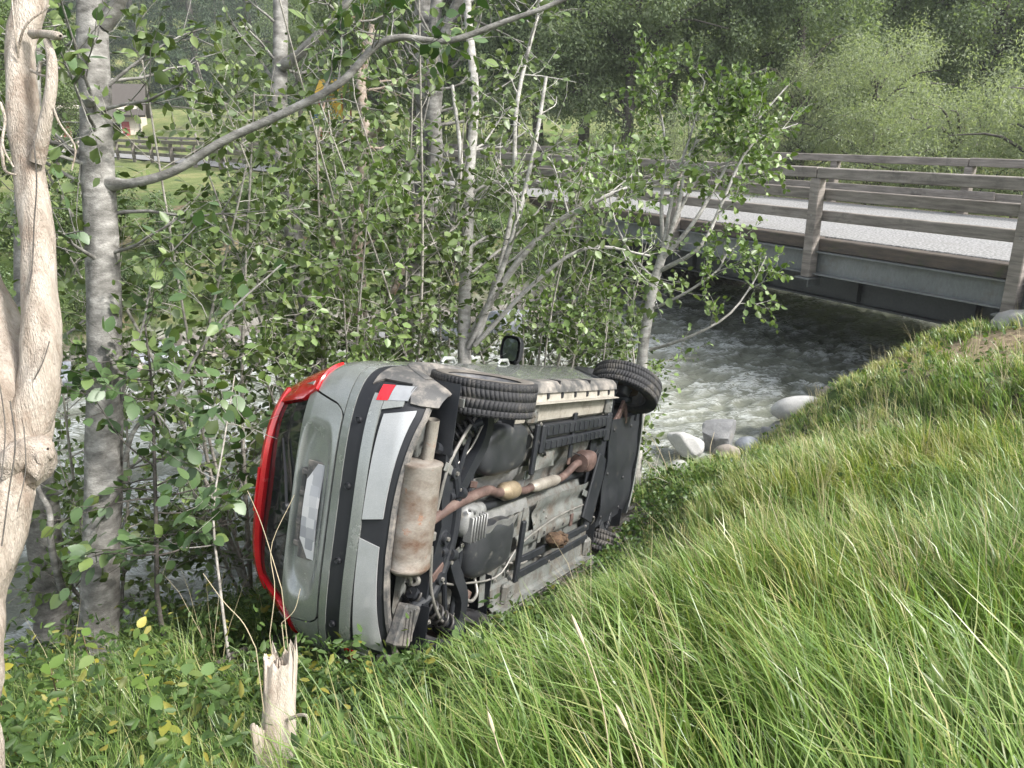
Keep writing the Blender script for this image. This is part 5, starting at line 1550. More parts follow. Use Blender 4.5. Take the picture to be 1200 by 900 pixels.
for sp, r_ in (([(40, 165, 2.28), (43, 215, 2.28), (40, 260, 2.29), (38, 310, 2.29), (33, 345, 2.28)], .0022), ([(58, 400, 2.28), (50, 425, 2.27), (40, 445, 2.27)], .0018), ([(12, 470, 2.2), (18, 520, 2.17), (10, 580, 2.16), (2, 640, 2.14)], .0022), ([(-2, 440, 2.24), (6, 500, 2.2), (2, 560, 2.17)], .0018), ([(28, 500, 2.22), (30, 550, 2.2), (20, 600, 2.18)], .0016)):
    q = pxpath(sp, 16)
    nearest = np.concatenate([tr, st])
    MB().tube(q - tr[0], r_, 5).build('crack', M['bark_dark'], dead)
# stump
b = ground_hit(316, 925, 1.0, 6.0); b_stump = b.copy()
tp = at(329, 772, np.dot(b - E0, CF) * 1.02)
n = 44; th = np.arange(n) * 2 * math.pi / n
V = []; Fc = []
rings = 26
r8 = np.random.default_rng(8)
jag = np.abs(np.interp(th, th[::2], r8.uniform(-1, 1, n // 2), period=2 * math.pi)) ** 1.4 * .14 - .03 + r8.uniform(-.012, .012, n) - .03 * np.cos(th - 2.2)
for k in range(rings):
    v = k / (rings - 1)
    c = (b - np.array([0, 0, .15])) * (1 - v) + tp * v
    rad = np.interp(v, [0, .35, .7, 1], [.088, .074, .061, .064])
    for i in range(n):
        rr = rad * (1 + .20 * float(vnoise(math.cos(th[i]) * 2.2 + 4, math.sin(th[i]) * 2.2 + v * 1.3, 3)) + .10 * float(vnoise(th[i] * 4, v * 2.0, 9)))
        V.append(c + np.array([math.cos(th[i]) * rr, math.sin(th[i]) * rr, jag[i] * max(0, (v - .55) / .45) ** 2]))
for k in range(rings - 1):
    for i in range(n): Fc.append((k * n + i, k * n + (i + 1) % n, (k + 1) * n + (i + 1) % n, (k + 1) * n + i))
for lvl, (f_, dz) in enumerate(((.72, -.02), (.45, .005), (.12, -.012))):
    for i in range(n):
        top = V[(rings - 1) * n + i]
        V.append(np.array([tp[0] + (top[0] - tp[0]) * f_, tp[1] + (top[1] - tp[1]) * f_, tp[2] + (top[2] - tp[2]) * f_ * .7 + dz + r8.uniform(-.022, .022)]))
    o_ = (rings + lvl) * n; o0 = (rings - 1 + lvl) * n
    for i in range(n): Fc.append((o0 + i, o0 + (i + 1) % n, o_ + (i + 1) % n, o_ + i))
stump = MB().add(V, Fc).build('broken_stump', M['stump_wood'], None, angle=50, recalc=True)
tag(stump, 'pale splintered stump of a snapped trunk standing in the grass', 'stump')
V = [np.array(p_) for p_ in V]
mb = MB(); mb.tube(smooth_path([at(340, 842, np.dot(b - E0, CF) * 1.0), at(352, 838, np.dot(b - E0, CF) * .99), at(361, 842, np.dot(b - E0, CF) * .98), at(363, 875, np.dot(b - E0, CF) * .98)], 12), np.linspace(.008, .004, 12), 6)
mb.build('twig', M['stump_wood'], stump)
mb = MB()
for k in range(5):
    q = at(296 + 4 * k, 850 + 3 * k, np.dot(b - E0, CF) * (.97 + .01 * k)); mb.tube([q - np.array([0, 0, .25]), q, q + np.array([.004, 0, .012])], [.012, .010, .003], 6)
mb.build('splinter', M['stump_wood'], stump)

# ---------------------------------------------------------------- boulders
_ico = bmesh.new(); bmesh.ops.create_icosphere(_ico, subdivisions=4, radius=1)
ICO_V = np.array([v.co[:] for v in _ico.verts]); ICO_F = np.array([[v.index for v in f.verts] for f in _ico.faces]); _ico.free()
def rock(loc, size, seed, mat, label, group=None, name='boulder', smoothness=.5, rot=0, planes=11):
    r = np.random.default_rng(seed)
    nn = r.normal(0, 1, (planes, 3)); nn /= np.linalg.norm(nn, axis=1, keepdims=True)
    h = r.uniform(.55, .95, planes)
    dt = ICO_V @ nn.T
    q = np.where(dt > .05, h / np.maximum(dt, .05), 9)
    rad = np.minimum(q.min(1), 1.12)
    rad = rad * (1 - smoothness) + smoothness * 1.0
    V = ICO_V * rad[:, None]
    V = V * (1 + .06 * fbm(V[:, 0] * 2.2 + seed, V[:, 1] * 2.2 + V[:, 2] * 1.7, seed, 3))[:, None]
    V = V * np.asarray(size) / 2
    o = link(name, mesh_np(name, V, ICO_F, True, 40), mat)
    o.location = loc; o.rotation_euler = (r.uniform(-.2, .2), r.uniform(-.2, .2), rot or r.uniform(0, 6))
    tag(o, label, 'boulder', group)
    return o
def watpt(px, py, z=WATER):
    d = CR * (px - 600) / 906.0 + CU * (450 - py) / 906.0 + CF
    return E0 + d * ((z - E0[2]) / d[2])
rock(watpt(842, 512, -1.98), (.62, .42, .50), 3, M['rock'], 'angular dark grey boulder at the waterline past the front wheel', smoothness=.05)
rock(watpt(802, 520, -1.98), (.46, .38, .32), 4, M['pipe'], 'rounded whitish boulder beside the angular dark grey one', smoothness=.05, planes=16)
rock(watpt(853, 535, -1.95), (.34, .30, .28), 5, M['rock_warm'], 'tan stone between the dark boulder and the grass')
rock(watpt(880, 524, -2.0), (.40, .36, .22), 6, M['rock_blue'], 'flat bluish wet stone at the edge of the grass', smoothness=.2)
rock(watpt(798, 552, -1.95), (.30, .26, .24), 17, M['pipe'], 'small pale stone below the whitish boulder')
rock(watpt(902, 512, -2.02), (.34, .3, .3), 18, M['rock'], 'grey stone under the long smooth boulder', smoothness=.3)
rock(watpt(972, 462, -2.0), (.30, .26, .26), 19, M['rock_warm'], 'small brown stone above the long smooth boulder', smoothness=.5)
lb = watpt(938, 480, -1.78)
o = rock(lb, (.74, .36, .36), 7, M['pipe'], 'long smooth pale boulder sticking out of the grassy bank', smoothness=.92, planes=6)
o.rotation_euler = (0, R(-6), math.atan2(-.25, 1))
far_list = [(178, 418, .95, .55, 'rock_blue'), (78, 442, .9, .4, 'rock_blue'), (150, 428, .6, .3, 'rock_warm'), (592, 378, 1.0, .75, 'rock_blue'), (527, 384, .7, .55, 'rock_blue'), (620, 372, .6, .4, 'rock_warm'), (565, 400, .5, .4, 'rock'), (450, 395, .7, .5, 'rock'), (300, 405, .7, .45, 'rock'), (240, 412, .8, .5, 'rock_warm'), (120, 436, .5, .3, 'rock'), (690, 352, .8, .5, 'rock'), (40, 452, .8, .5, 'rock'), (5, 462, .7, .5, 'rock_warm'), (345, 400, .6, .4, 'rock_blue'), (210, 400, .7, .5, 'rock'), (270, 396, .6, .45, 'rock')]
for k, (px, py, a, h, mt) in enumerate(far_list):
    lab = {'rock_blue': 'bluish grey boulder on the far river bank', 'rock': 'grey boulder on the far river bank', 'rock_warm': 'tan boulder on the far river bank'}[mt]
    p_ = watpt(px, py, -1.95)
    rock(p_, (a, a * .8, h), 100 + k, M[mt], lab, 'boulders of the far bank, ' + mt.replace('_', ' '), smoothness=.15)
r9 = np.random.default_rng(19)
for k in range(16):
    t_ = r9.uniform(-13, 2); s_ = r9.uniform(.7, 1.3)
    if -7.6 < t_ < -4.6: continue
    p_ = P3(s_, t_, 0); p_[2] = float(height(p_[0], p_[1])) + .03
    a = r9.uniform(.2, .42)
    rock(p_, (a, a * .8, a * .6), 200 + k, M['rock'] if k % 2 else M['rock_warm'], 'grey stone half in the water along the near bank' if k % 2 else 'tan stone half in the water along the near bank', 'grey stones of the near waterline' if k % 2 else 'tan stones of the near waterline', name='stone', smoothness=.4)

# ---------------------------------------------------------------- background woods
def crown_leaves(r, clumps, n, size, aspect, quads=False, droop=.3, shell=.55):
    """leaves spread through many clumps: (centre, radii)"""
    C = np.array([c for c, _ in clumps]); Rr = np.array([q for _, q in clumps])
    wgt = Rr.prod(1) ** .6; wgt /= wgt.sum()
    k = r.choice(len(C), n, p=wgt)
    d = r.normal(0, 1, (n, 3)); d /= np.linalg.norm(d, axis=1, keepdims=True)
    rad = r.random(n) ** shell
    P = C[k] + d * Rr[k] * rad[:, None]
    return leaf_arrays(P, d * .6, r, size, size * aspect, droop, .6, .5, quads)
def make_bg(name, seed, H, Wd, kind, n=9000, leaf=.17, aspect=.6):
    r = np.random.default_rng(seed)
    w = Wood(seed)
    tk = smooth_path([(0, 0, -.6), (r.normal(0, .1), r.normal(0, .1), H * .3), (r.normal(0, .25), r.normal(0, .25), H * .65), (r.normal(0, .2), r.normal(0, .2), H * .96)], 16)
    r0 = .018 * H + .05
    w.tube(tk, np.linspace(r0, .02, 16), 8, .1)
    clumps = []
    if kind == 'conifer':
        for k in range(60):
            z = H * (.08 + .9 * (k / 60)); rr = Wd * .5 * (1 - (k / 60)) ** .85 + .12
            for q in range(max(3, int(7 * (1 - k / 70)))):
                a = r.uniform(0, 6.28); f = r.uniform(.35, 1.0)
                clumps.append(((math.cos(a) * rr * f, math.sin(a) * rr * f, z - rr * f * .25), (.32 * rr + .14, .32 * rr + .14, .11 + .06 * rr)))
                if q < 2: w.tube(np.array([(0, 0, z), (math.cos(a) * rr * f, math.sin(a) * rr * f, z - rr * f * .2)]), [.02, .006], 3)
    else:
        nb = 26
        for k in range(nb):
            z0 = H * r.uniform(.18, .8); a = r.uniform(0, 6.28)
            reach = Wd * .5 * math.sin(math.pi * min(.95, max(.12, z0 / H * .85 + .12))) * r.uniform(.6, 1.05)
            e = np.array([math.cos(a) * reach, math.sin(a) * reach, z0 + H * r.uniform(.05, .22)])
            p0 = np.array([0, 0, z0])
            pth = smooth_path([p0, (p0 + e) / 2 + np.array([0, 0, .06 * H]), e], 7)
            w.tube(pth, np.linspace(r0 * .35, .012, 7), 5)
            for q in range(7):
                u = r.uniform(.3, 1.05); c = p0 + (e - p0) * u + r.normal(0, .09 * Wd, 3)
                s_ = Wd * r.uniform(.05, .12)
                clumps.append((c, (s_, s_, s_ * r.uniform(.55, .9))))
        for q in range(16):
            s_ = Wd * r.uniform(.06, .12)
            clumps.append((np.array([r.normal(0, Wd * .12), r.normal(0, Wd * .12), H * r.uniform(.75, 1.0)]), (s_, s_, s_)))
    V, F = crown_leaves(r, clumps, n, leaf, aspect, droop=.5 if kind == 'willow' else .3)
    return mesh_np('trunk', np.concatenate(w.V), np.concatenate(w.F), True), mesh_np('crown', V, F)
def make_bush(seed, H, Wd, n=6000, leaf=.09, aspect=.65):
    r = np.random.default_rng(seed); w = Wood(seed); clumps = []
    for k in range(22):
        a = r.uniform(0, 6.28); f = r.uniform(.1, .5); top = np.array([math.cos(a) * Wd * f, math.sin(a) * Wd * f, H * r.uniform(.45, 1.0) * (1 - .5 * f)])
        b = np.array([math.cos(a), math.sin(a), 0]) * .1 * Wd - np.array([0, 0, .25])
        pth = smooth_path([b, (b + top) / 2 + r.normal(0, .08 * H, 3), top], 8); w.tube(pth, np.linspace(.02, .005, 8), 4)
        for q in range(6):
            u = r.uniform(.35, 1.05); s_ = Wd * r.uniform(.05, .11); clumps.append((b + (top - b) * u + r.normal(0, .05 * Wd, 3), (s_, s_, s_ * .8)))
    V, F = crown_leaves(r, clumps, n, leaf, aspect)
    return mesh_np('stems', np.concatenate(w.V), np.concatenate(w.F), True), mesh_np('foliage', V, F)
def place(protos, name, label, cat, pos, scale, rz, leafm, bark, group, parts=('trunk', 'crown')):
    tm, cm = protos
    root = empty(name, tuple(pos), (0, 0, rz)); root.scale = (scale,) * 3
    tag(root, label, cat, group)
    for nm, me, mt in ((parts[0], tm, bark), (parts[1], cm, leafm)):
        o = bpy.data.objects.new(nm, me); COL.objects.link(o); o.parent = root
        if not me.materials: me.materials.append(mt)
        o.material_slots[0].link = 'OBJECT'; o.material_slots[0].material = mt
    return root
def pol(az, dist):
    """ground point at that bearing (degrees from straight ahead) and distance"""
    x, y = dist * math.sin(R(az)), dist * math.cos(R(az))
    return np.array([x, y, float(height(x, y))])

BROAD = [make_bg('b', 301 + k, 11, 8.5, 'broad', 52000, .125, .62) for k in range(3)]
WILLOW = [make_bg('w', 311 + k, 8, 8, 'willow', 40000, .13, .28) for k in range(2)]
CONIFER = [make_bg('c', 321 + k, 17, 6.5, 'conifer', 20000, .22, .28) for k in range(2)]
BUSH = [make_bush(331 + k, 2.3, 3.0, 11000, .08) for k in range(3)]
WBUSH = [make_bush(341 + k, 3.4, 4.6, 9000, .11, .28) for k in range(2)]
rb = np.random.default_rng(5)
# leafy wood on the far side, upstream of the bridge, and the wooded slope closing the view
for k, (az, d, sc, kind) in enumerate([(2, 31, .95, 0), (8, 29, 1.0, 0), (14, 33, 1.1, 0), (19, 30, .95, 0), (24, 37, 1.1, 0), (30, 36, 1.05, 0), (36, 38, 1.1, 0), (43, 36, 1.0, 0), (-3, 34, .9, 0), (-7, 38, 1.0, 0), (5, 42, 1.3, 0), (11, 44, 1.4, 0), (17, 46, 1.4, 0), (27, 50, 1.5, 0), (33, 52, 1.5, 0), (39, 54, 1.5, 0), (48, 46, 1.3, 0), (22, 56, 1.6, 0), (0, 50, 1.4, 0), (-5, 54, 1.4, 0)]):
    dark = k in (8, 19)
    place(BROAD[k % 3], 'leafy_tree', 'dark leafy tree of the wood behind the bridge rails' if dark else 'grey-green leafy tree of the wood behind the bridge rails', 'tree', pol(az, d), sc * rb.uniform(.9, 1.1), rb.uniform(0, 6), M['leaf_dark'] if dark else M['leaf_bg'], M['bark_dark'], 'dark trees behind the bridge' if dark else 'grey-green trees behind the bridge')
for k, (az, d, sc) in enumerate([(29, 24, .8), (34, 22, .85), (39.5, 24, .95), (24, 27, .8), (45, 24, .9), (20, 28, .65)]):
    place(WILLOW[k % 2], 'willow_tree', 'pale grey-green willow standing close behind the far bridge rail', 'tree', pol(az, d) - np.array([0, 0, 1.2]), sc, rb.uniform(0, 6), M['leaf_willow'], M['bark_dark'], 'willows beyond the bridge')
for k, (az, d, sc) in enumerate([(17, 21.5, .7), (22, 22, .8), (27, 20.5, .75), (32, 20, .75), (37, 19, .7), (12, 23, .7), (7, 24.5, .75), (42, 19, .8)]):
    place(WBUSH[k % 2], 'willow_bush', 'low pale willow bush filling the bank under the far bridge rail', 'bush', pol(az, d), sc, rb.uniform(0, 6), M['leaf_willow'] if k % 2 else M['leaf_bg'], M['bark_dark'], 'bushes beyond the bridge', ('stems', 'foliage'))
# dark conifers on the slope at the left
for k in range(26):
    az = -40 + k * 1.75 + rb.uniform(-.6, .6); d = rb.uniform(92, 118)
    place(CONIFER[k % 2], 'conifer_tree', 'dark conifer on the slope beyond the meadow', 'tree', pol(az, d) - np.array([0, 0, .5]), rb.uniform(.95, 1.5), rb.uniform(0, 6), M['leaf_conifer'], M['bark_dark'], 'conifers on the far slope')
for k in range(34):
    az = -46 + k * 2.9 + rb.uniform(-1, 1); d = rb.uniform(125, 160)
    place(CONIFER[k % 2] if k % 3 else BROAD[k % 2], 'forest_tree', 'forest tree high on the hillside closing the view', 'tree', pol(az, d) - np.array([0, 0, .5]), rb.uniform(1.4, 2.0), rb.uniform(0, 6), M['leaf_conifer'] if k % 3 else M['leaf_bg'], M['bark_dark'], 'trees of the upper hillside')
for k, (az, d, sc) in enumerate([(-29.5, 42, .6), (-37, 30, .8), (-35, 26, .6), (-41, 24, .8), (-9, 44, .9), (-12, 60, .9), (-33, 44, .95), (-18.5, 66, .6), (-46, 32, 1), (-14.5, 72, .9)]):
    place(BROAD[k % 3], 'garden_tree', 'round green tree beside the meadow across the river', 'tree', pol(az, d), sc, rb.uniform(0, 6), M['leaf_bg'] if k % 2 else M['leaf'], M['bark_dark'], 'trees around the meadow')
# bushes of the far bank
fb_ = []
for k in range(22):
    t_ = -17 + k * .98 + rb.uniform(-.4, .4); s_ = rb.uniform(9.4, 11.2) if k % 2 else rb.uniform(11.2, 13.6)
    if t_ > -1.2: s_ = rb.uniform(12.5, 14)
    if t_ > .2: continue
    fb_.append((s_, t_))
for k in range(20): fb_.append((rb.uniform(8.9, 9.8), -16 + k * .8 + rb.uniform(-.3, .3)))
for k in range(8): fb_.insert(0, (rb.uniform(10.2, 12.5), -19 + k * 1.0))
for k, (s_, t_) in enumerate(fb_):
    p_ = P3(s_, t_, 0); p_[2] = float(height(p_[0], p_[1]))
    sc = rb.uniform(.28, .42) if k >= len(fb_) - 20 else rb.uniform(.5, .75) if s_ < 11.2 else rb.uniform(.38, .55)
    place(BUSH[k % 3], 'bank_bush', 'dense green bush on the far river bank below the road', 'bush', p_, sc, rb.uniform(0, 6), M['leaf_dark'] if k % 3 else M['leaf'], M['twig'], 'bushes of the far bank', ('stems', 'foliage'))
for k, (s_, t_) in enumerate([(16, -13), (15.5, -4), (21, -16)]):
    p_ = P3(s_, t_, 0); p_[2] = float(height(p_[0], p_[1]))
    place(BUSH[k % 3], 'roadside_bush', 'leafy bush between the road and the far bank', 'bush', p_, rb.uniform(.6, .85), rb.uniform(0, 6), M['leaf_light'] if k % 2 else M['leaf'], M['twig'], 'bushes beside the road', ('stems', 'foliage'))

# ---------------------------------------------------------------- house and playground across the river
M['plaster'] = stained('cream_plaster', [(.3, (.62, .55, .47)), (.7, (.72, .65, .56))], 1.2, rough=.9, fine=20, bmp=.1)
M['shutter'] = simple('dark_red_shutter', (.28, .05, .05), .5)
M['roof_tile'] = simple('brown_roof_tiles', (.07, .06, .052), .8)
M['yellow'] = simple('yellow_play_panel', (.75, .45, .02), .4)
M['blue_paint'] = simple('blue_play_panel', (.08, .22, .42), .4)
M['red_panel'] = simple('red_play_panel', (.5, .05, .05), .4)
M['white_paint'] = simple('white_panel', (.72, .73, .74), .5)
hp = at(142, 150, 62); hp = np.array([hp[0], hp[1], float(height(hp[0], hp[1]))])
house = empty('house', tuple(hp), (0, 0, R(20)))
tag(house, 'cream house with dark red shutters beyond the road', 'house')
mb = MB(); mb.box((-3, 3, 1.6), (9, 7, 3.6), bevel=.02); mb.build('wall', M['plaster'], house)
mb = MB()
for sg in (-1, 1):
    a = np.array([-3 - 5.0, 3, 5.2]); b_ = np.array([-3 + 5.0, 3, 5.2])
    q = np.array([[a, b_], [a + (0, sg * 4.3, -2.5), b_ + (0, sg * 4.3, -2.5)]]); mb.sheet(q, .18)
rf = mb.build('roof', M['roof_tile'], house)
MB().box((-4.5, 2, 5.4), (.7, .7, 1.6), bevel=.02).build('chimney', M['plaster'], rf)
for x in (-.4, -3.0, -5.6):
    for z in (1.5,):
        wn_ = MB().box((x, -.52, z), (1.0, .08, 1.4), bevel=.01).build('window', M['white_paint'], house)
        MB().box((x, -.575, z), (.84, .03, 1.22)).build('pane', M['glass_dark'], wn_)
        for q in (-1, 1):
            MB().box((x + q * .80, -.56, z), (.56, .05, 1.42), bevel=.01).build('shutter', M['shutter'], wn_)
MB().tube([(1.46, -.58, 0), (1.46, -.58, 3.3)], .055, 8).build('downpipe', M['bark_grey'], house)

pp = at(395, 160, 44); pp = np.array([pp[0], pp[1], float(height(pp[0], pp[1]))])
play = empty('play_frame', tuple(pp), (0, 0, R(-15)))
tag(play, 'yellow, red and white play frame on the lawn across the river', 'play frame')
for x in (-.7, .7):
    for y in (-.5, .5): MB().tube([(x, y, -.1), (x, y, 2.6)], .05, 8).build('post', M['red_panel'], play)
MB().box((0, 0, 1.1), (1.5, 1.1, .08), bevel=.01).build('platform', M['wood'], play)
mb = MB()
for sg in (-1, 1): mb.sheet(np.array([[(-.85, 0, 3.3), (.85, 0, 3.3)], [(-.85, sg * .75, 2.5), (.85, sg * .75, 2.5)]], float), .05)
mb.build('roof', M['yellow'], play)
MB().box((.35, -.54, 1.75), (.75, .05, 1.1), bevel=.01).build('panel', M['yellow'], play)
MB().box((-.95, -.54, 1.5), (.5, .05, .5), bevel=.01).build('panel', M['blue_paint'], play)
G = np.array([[(-.8 - u * 1.9, y, 1.15 - 1.05 * u ** .9 + (.18 if abs(y) > .2 else 0)) for y in (-.26, -.2, .2, .26)] for u in np.linspace(0, 1, 8)])
MB().sheet(G, .03).build('slide', M['white_paint'], play)
for k, (px, py, d_, nm, lab) in enumerate([(245, 140, 48, 'garden_table', 'white garden table on the lawn across the river'), (285, 128, 52, 'garden_table', 'white garden table beside the play lawn hedge')]):
    q = at(px, py, d_); q = np.array([q[0], q[1], float(height(q[0], q[1]))])
    t_ = empty(nm, tuple(q), (0, 0, .4 * k)); tag(t_, lab, 'table')
    MB().box((0, 0, .74), (1.8, .9, .06), bevel=.01).build('table_top', M['white_paint'], t_)
    for x in (-.75, .75):
        for y in (-.35, .35): MB().tube([(x, y, -.05), (x, y, .72)], .03, 6).build('leg', M['white_paint'], t_)

# ---------------------------------------------------------------- grass of the near bank
def in_view(x, y, z, mx=260, my=260):
    d = np.stack([x, y, z], -1) - E0
    dep = d @ CF
    px = 600 + 906 * (d @ CR) / np.maximum(dep, .05); py = 450 - 906 * (d @ CU) / np.maximum(dep, .05)
    return (dep > .25) & (px > -mx) & (px < 1200 + mx) & (py > -50) & (py < 900 + my)
CM = np.array(Euler((R(-88.64), R(15.82), R(63.19))).to_matrix()); CL = np.array([-.007, 3.885, -.508])
def under_car(x, y, z, pad=0.0):
    q = (np.stack([x, y, z], -1) - CL) @ CM
    return (q[..., 0] > -.68 - pad) & (q[..., 0] < 3.4) & (q[..., 2] > .12 - pad) & (q[..., 2] < 1.55) & (q[..., 1] > -1) & (q[..., 1] < 1.2)
def grassy(x, y):
    xl = np.interp(y, [.5, 1.7, 2.6, 3.5, 4.5, 5.5, 6.5, 7.5], [-.9, -.65, -.30, .10, .60, 1.15, 1.65, 2.1])
    return sstep(-.35, .45, x - xl + .5 * fbm(x * 1.3, y * 1.3, 61, 2))
def scatter(n, x0, x1, y0, y1, r):
    x = r.uniform(x0, x1, n); y = r.uniform(y0, y1, n); return x, y
LEAN = np.array([-.88, .47])
def short(x, y):
    """grass is pressed down where the car slid and thins out towards the water"""
    a = np.array([-.75, 3.0]); b = np.array([1.25, 6.4]); ab = b - a
    u = np.clip(((x - a[0]) * ab[0] + (y - a[1]) * ab[1]) / (ab @ ab), 0, 1)
    d = np.hypot(x - a[0] - u * ab[0], y - a[1] - u * ab[1])
    s, t = xy2st(x, y)
    return np.clip(.28 + .62 * d, .28, 1) * (1 - .45 * sstep(-1.6, .2, s))
def blades(n_m2, band, r, length, width, weight, seed, name, mat, lean=(.25, 1.0), curl=(.4, 1.6), keep_edge=.75):
    """one sheet of grass: blades sampled over the bank within a band of distances"""
    x0, x1, y0, y1 = -3.2, 8.5, .3, 12.5
    nt_ = int((x1 - x0) * (y1 - y0) * n_m2 / 16)
    tx, ty = scatter(nt_, x0, x1, y0, y1, r)
    s, t = xy2st(tx, ty); d = np.hypot(tx, ty); tz = height(tx, ty)
    k = (d > band[0]) & (d < band[1]) & (s < keep_edge) & (t < -.25) & in_view(tx, ty, tz) & ~under_car(tx, ty, tz + .05)
    k &= r.random(nt_) < weight(tx, ty, s, t)
    tx, ty = tx[k], ty[k]; nt_ = len(tx)
    ta = fbm(tx * .8, ty * .8, seed, 3) * 2.4 + r.normal(0, .6, nt_); tf = np.clip(r.normal(1.0, .22, nt_) + .6 * fbm(tx * 1.4, ty * 1.4, seed + 8, 2), .2, 1.8); tl = r.uniform(.75, 1.12, nt_)
    cnt = r.integers(8, 25, nt_); q = np.repeat(np.arange(nt_), cnt); n = len(q)
    rad = np.abs(r.normal(0, .045, n)); an = r.uniform(0, 6.283, n)
    x = tx[q] + rad * np.cos(an); y = ty[q] + rad * np.sin(an); z = height(x, y)
    a = ta[q] + r.normal(0, .68, n)
    lx = LEAN[0] * np.cos(a) - LEAN[1] * np.sin(a); ly = LEAN[0] * np.sin(a) + LEAN[1] * np.cos(a)
    f0 = r.uniform(*lean, n) * tf[q]; f1 = r.uniform(*curl, n)
    ln = (length[0] + (length[1] - length[0]) * r.beta(1.6, 1.9, n)) * tl[q] * short(x, y); wd = r.uniform(*width, n)
    rows = []
    p = np.stack([x, y, z - .02], -1); segs = 3
    side = np.stack([-ly, lx, np.zeros(n)], -1)
    tw = r.uniform(-.9, .9, n); side = side * np.cos(tw)[:, None] + np.stack([lx, ly, np.zeros(n)], -1) * np.sin(tw)[:, None]
    for k in range(segs + 1):
        u = k / segs
        w_ = wd * (1 - u ** 1.6) * .5
        if k < segs:
            rows += [p - side * w_[:, None], p + side * w_[:, None]]
        else: rows += [p]
        ph = np.clip(f0 * (.35 + .8 * u) + f1 * u * u, 0, 2.1)
        stp = ln / segs
        p = p + np.stack([lx * np.sin(ph), ly * np.sin(ph), np.cos(ph)], -1) * stp[:, None]
    V = np.stack(rows, 1)                                            # n,7,3
    V[:, :, 2] = np.maximum(V[:, :, 2], height(V[:, :, 0], V[:, :, 1]) + .008)
    b = np.arange(n)[:, None] * 7
    F = np.concatenate([b + np.array([[i, j, k2]]) for i, j, k2 in ((0, 1, 3), (0, 3, 2), (2, 3, 5), (2, 5, 4), (4, 5, 6))], 0)
    o = link(name, mesh_np(name, V.reshape(-1, 3), F, True), mat)
    return o
rg = np.random.default_rng(77)
dirt = lambda x, y, s, t: 1 - .95 * np.exp(-((s + .75) / .7) ** 2 - ((t + 1.6) / 1.0) ** 2)
wg = lambda x, y, s, t: grassy(x, y) * dirt(x, y, s, t)
yel = lambda x, y: np.clip(.10 + .8 * fbm(x * .7 + 4, y * .7, 91, 3) + .06 * (y - 4), .03, .8)
for nm, mt, f in (('grass', 'grass', lambda x, y, s, t: wg(x, y, s, t) * (1 - yel(x, y))), ('yellow_grass', 'grass_yellow', lambda x, y, s, t: wg(x, y, s, t) * yel(x, y))):
    col_parts = []
    for band, dens, ln, wd in (((.5, 2.6), 2700, (.22, .80), (.006, .0155)), ((2.6, 4.6), 2700, (.22, .72), (.007, .015)), ((4.6, 7.5), 2300, (.18, .5), (.007, .013)), ((7.5, 13), 1400, (.15, .38), (.009, .015))):
        col_parts.append(blades(dens, band, rg, ln, wd, f, 71, nm, M[mt]))
    # join the distance bands into one object
    vs = []; fs = []; n0 = 0
    for o in col_parts:
        me = o.data; v = np.empty(len(me.vertices) * 3, np.float32); me.vertices.foreach_get('co', v)
        l = np.empty(len(me.loops), np.int32); me.loops.foreach_get('vertex_index', l)
        vs.append(v.reshape(-1, 3)); fs.append(l.reshape(-1, 3) + n0); n0 += len(me.vertices)
        bpy.data.objects.remove(o); bpy.data.meshes.remove(me)
    o = link(nm, mesh_np(nm, np.concatenate(vs), np.concatenate(fs), True), M[mt])
    tag(o, 'long green grass swept down over the bank' if nm == 'grass' else 'yellowing grass blades among the long green grass', 'grass', kind='stuff')
# sparse grass among the weeds
o = blades(1300, (.5, 9), rg, (.2, .62), (.004, .009), lambda x, y, s, t: (1 - grassy(x, y)) * dirt(x, y, s, t), 75, 'thin_grass', M['grass'], keep_edge=.5)
tag(o, 'thin grass blades growing between the weeds round the car', 'grass', kind='stuff')

M['straw_blade'] = leafmat('dry_straw_blades', [(.34, .29, .17), (.46, .40, .26), (.40, .33, .19), (.52, .46, .32)], back=1.0, trans=.25, rough=.6)
o = blades(45, (.5, 10), rg, (.3, .95), (.0025, .005), lambda x, y, s, t: dirt(x, y, s, t) * (.35 + .65 * grassy(x, y)), 79, 'dry_grass', M['straw_blade'], lean=(.1, 1.0), curl=(.1, .9))
tag(o, 'dry straw-coloured stalks scattered through the bank grass', 'grass', kind='stuff')
# ---------------------------------------------------------------- low weeds round the car
STUMP = b_stump
def weed_cover(name, label, dens, r, weight, mat, hgt=(.05, .3), nl=(8, 18), L=.05, W=.04, stem_mat=None):
    x, y = scatter(int(11 * 10 * dens), -4.2, 6.8, .4, 10.4, r)
    z = height(x, y); s, t = xy2st(x, y)
    k = (s < .75) & (t < -.5) & in_view(x, y, z) & ~under_car(x, y, z + .05) & (r.random(len(x)) < weight(x, y, s, t)) & (np.hypot(x - STUMP[0], y - STUMP[1] + .12) > .26)
    P = []; D = []
    for a, b, c in zip(x[k], y[k], z[k]):
        h = r.uniform(*hgt) * max(.5, float(short(a, b))); m = int(r.integers(*nl))
        ln = r.normal(0, .25, 2)
        u = r.uniform(.25, 1, m) ** .7
        th = r.uniform(0, 6.28, m)
        sp = r.uniform(.01, .09, m)
        P.append(np.stack([a + ln[0] * h * u + np.cos(th) * sp, b + ln[1] * h * u + np.sin(th) * sp, c + h * u], -1))
        D.append(np.stack([np.cos(th), np.sin(th), np.full(m, .25)], -1))
    P = np.concatenate(P); D = np.concatenate(D)
    V, F = leaf_arrays(P, D, r, L, W, .45, .7, .4)
    o = link(name, mesh_np(name, V, F), M[mat]); tag(o, label, 'ground cover', kind='stuff')
    return o
near_car = lambda x, y, s, t: np.clip(1.05 - grassy(x, y), .02, 1)
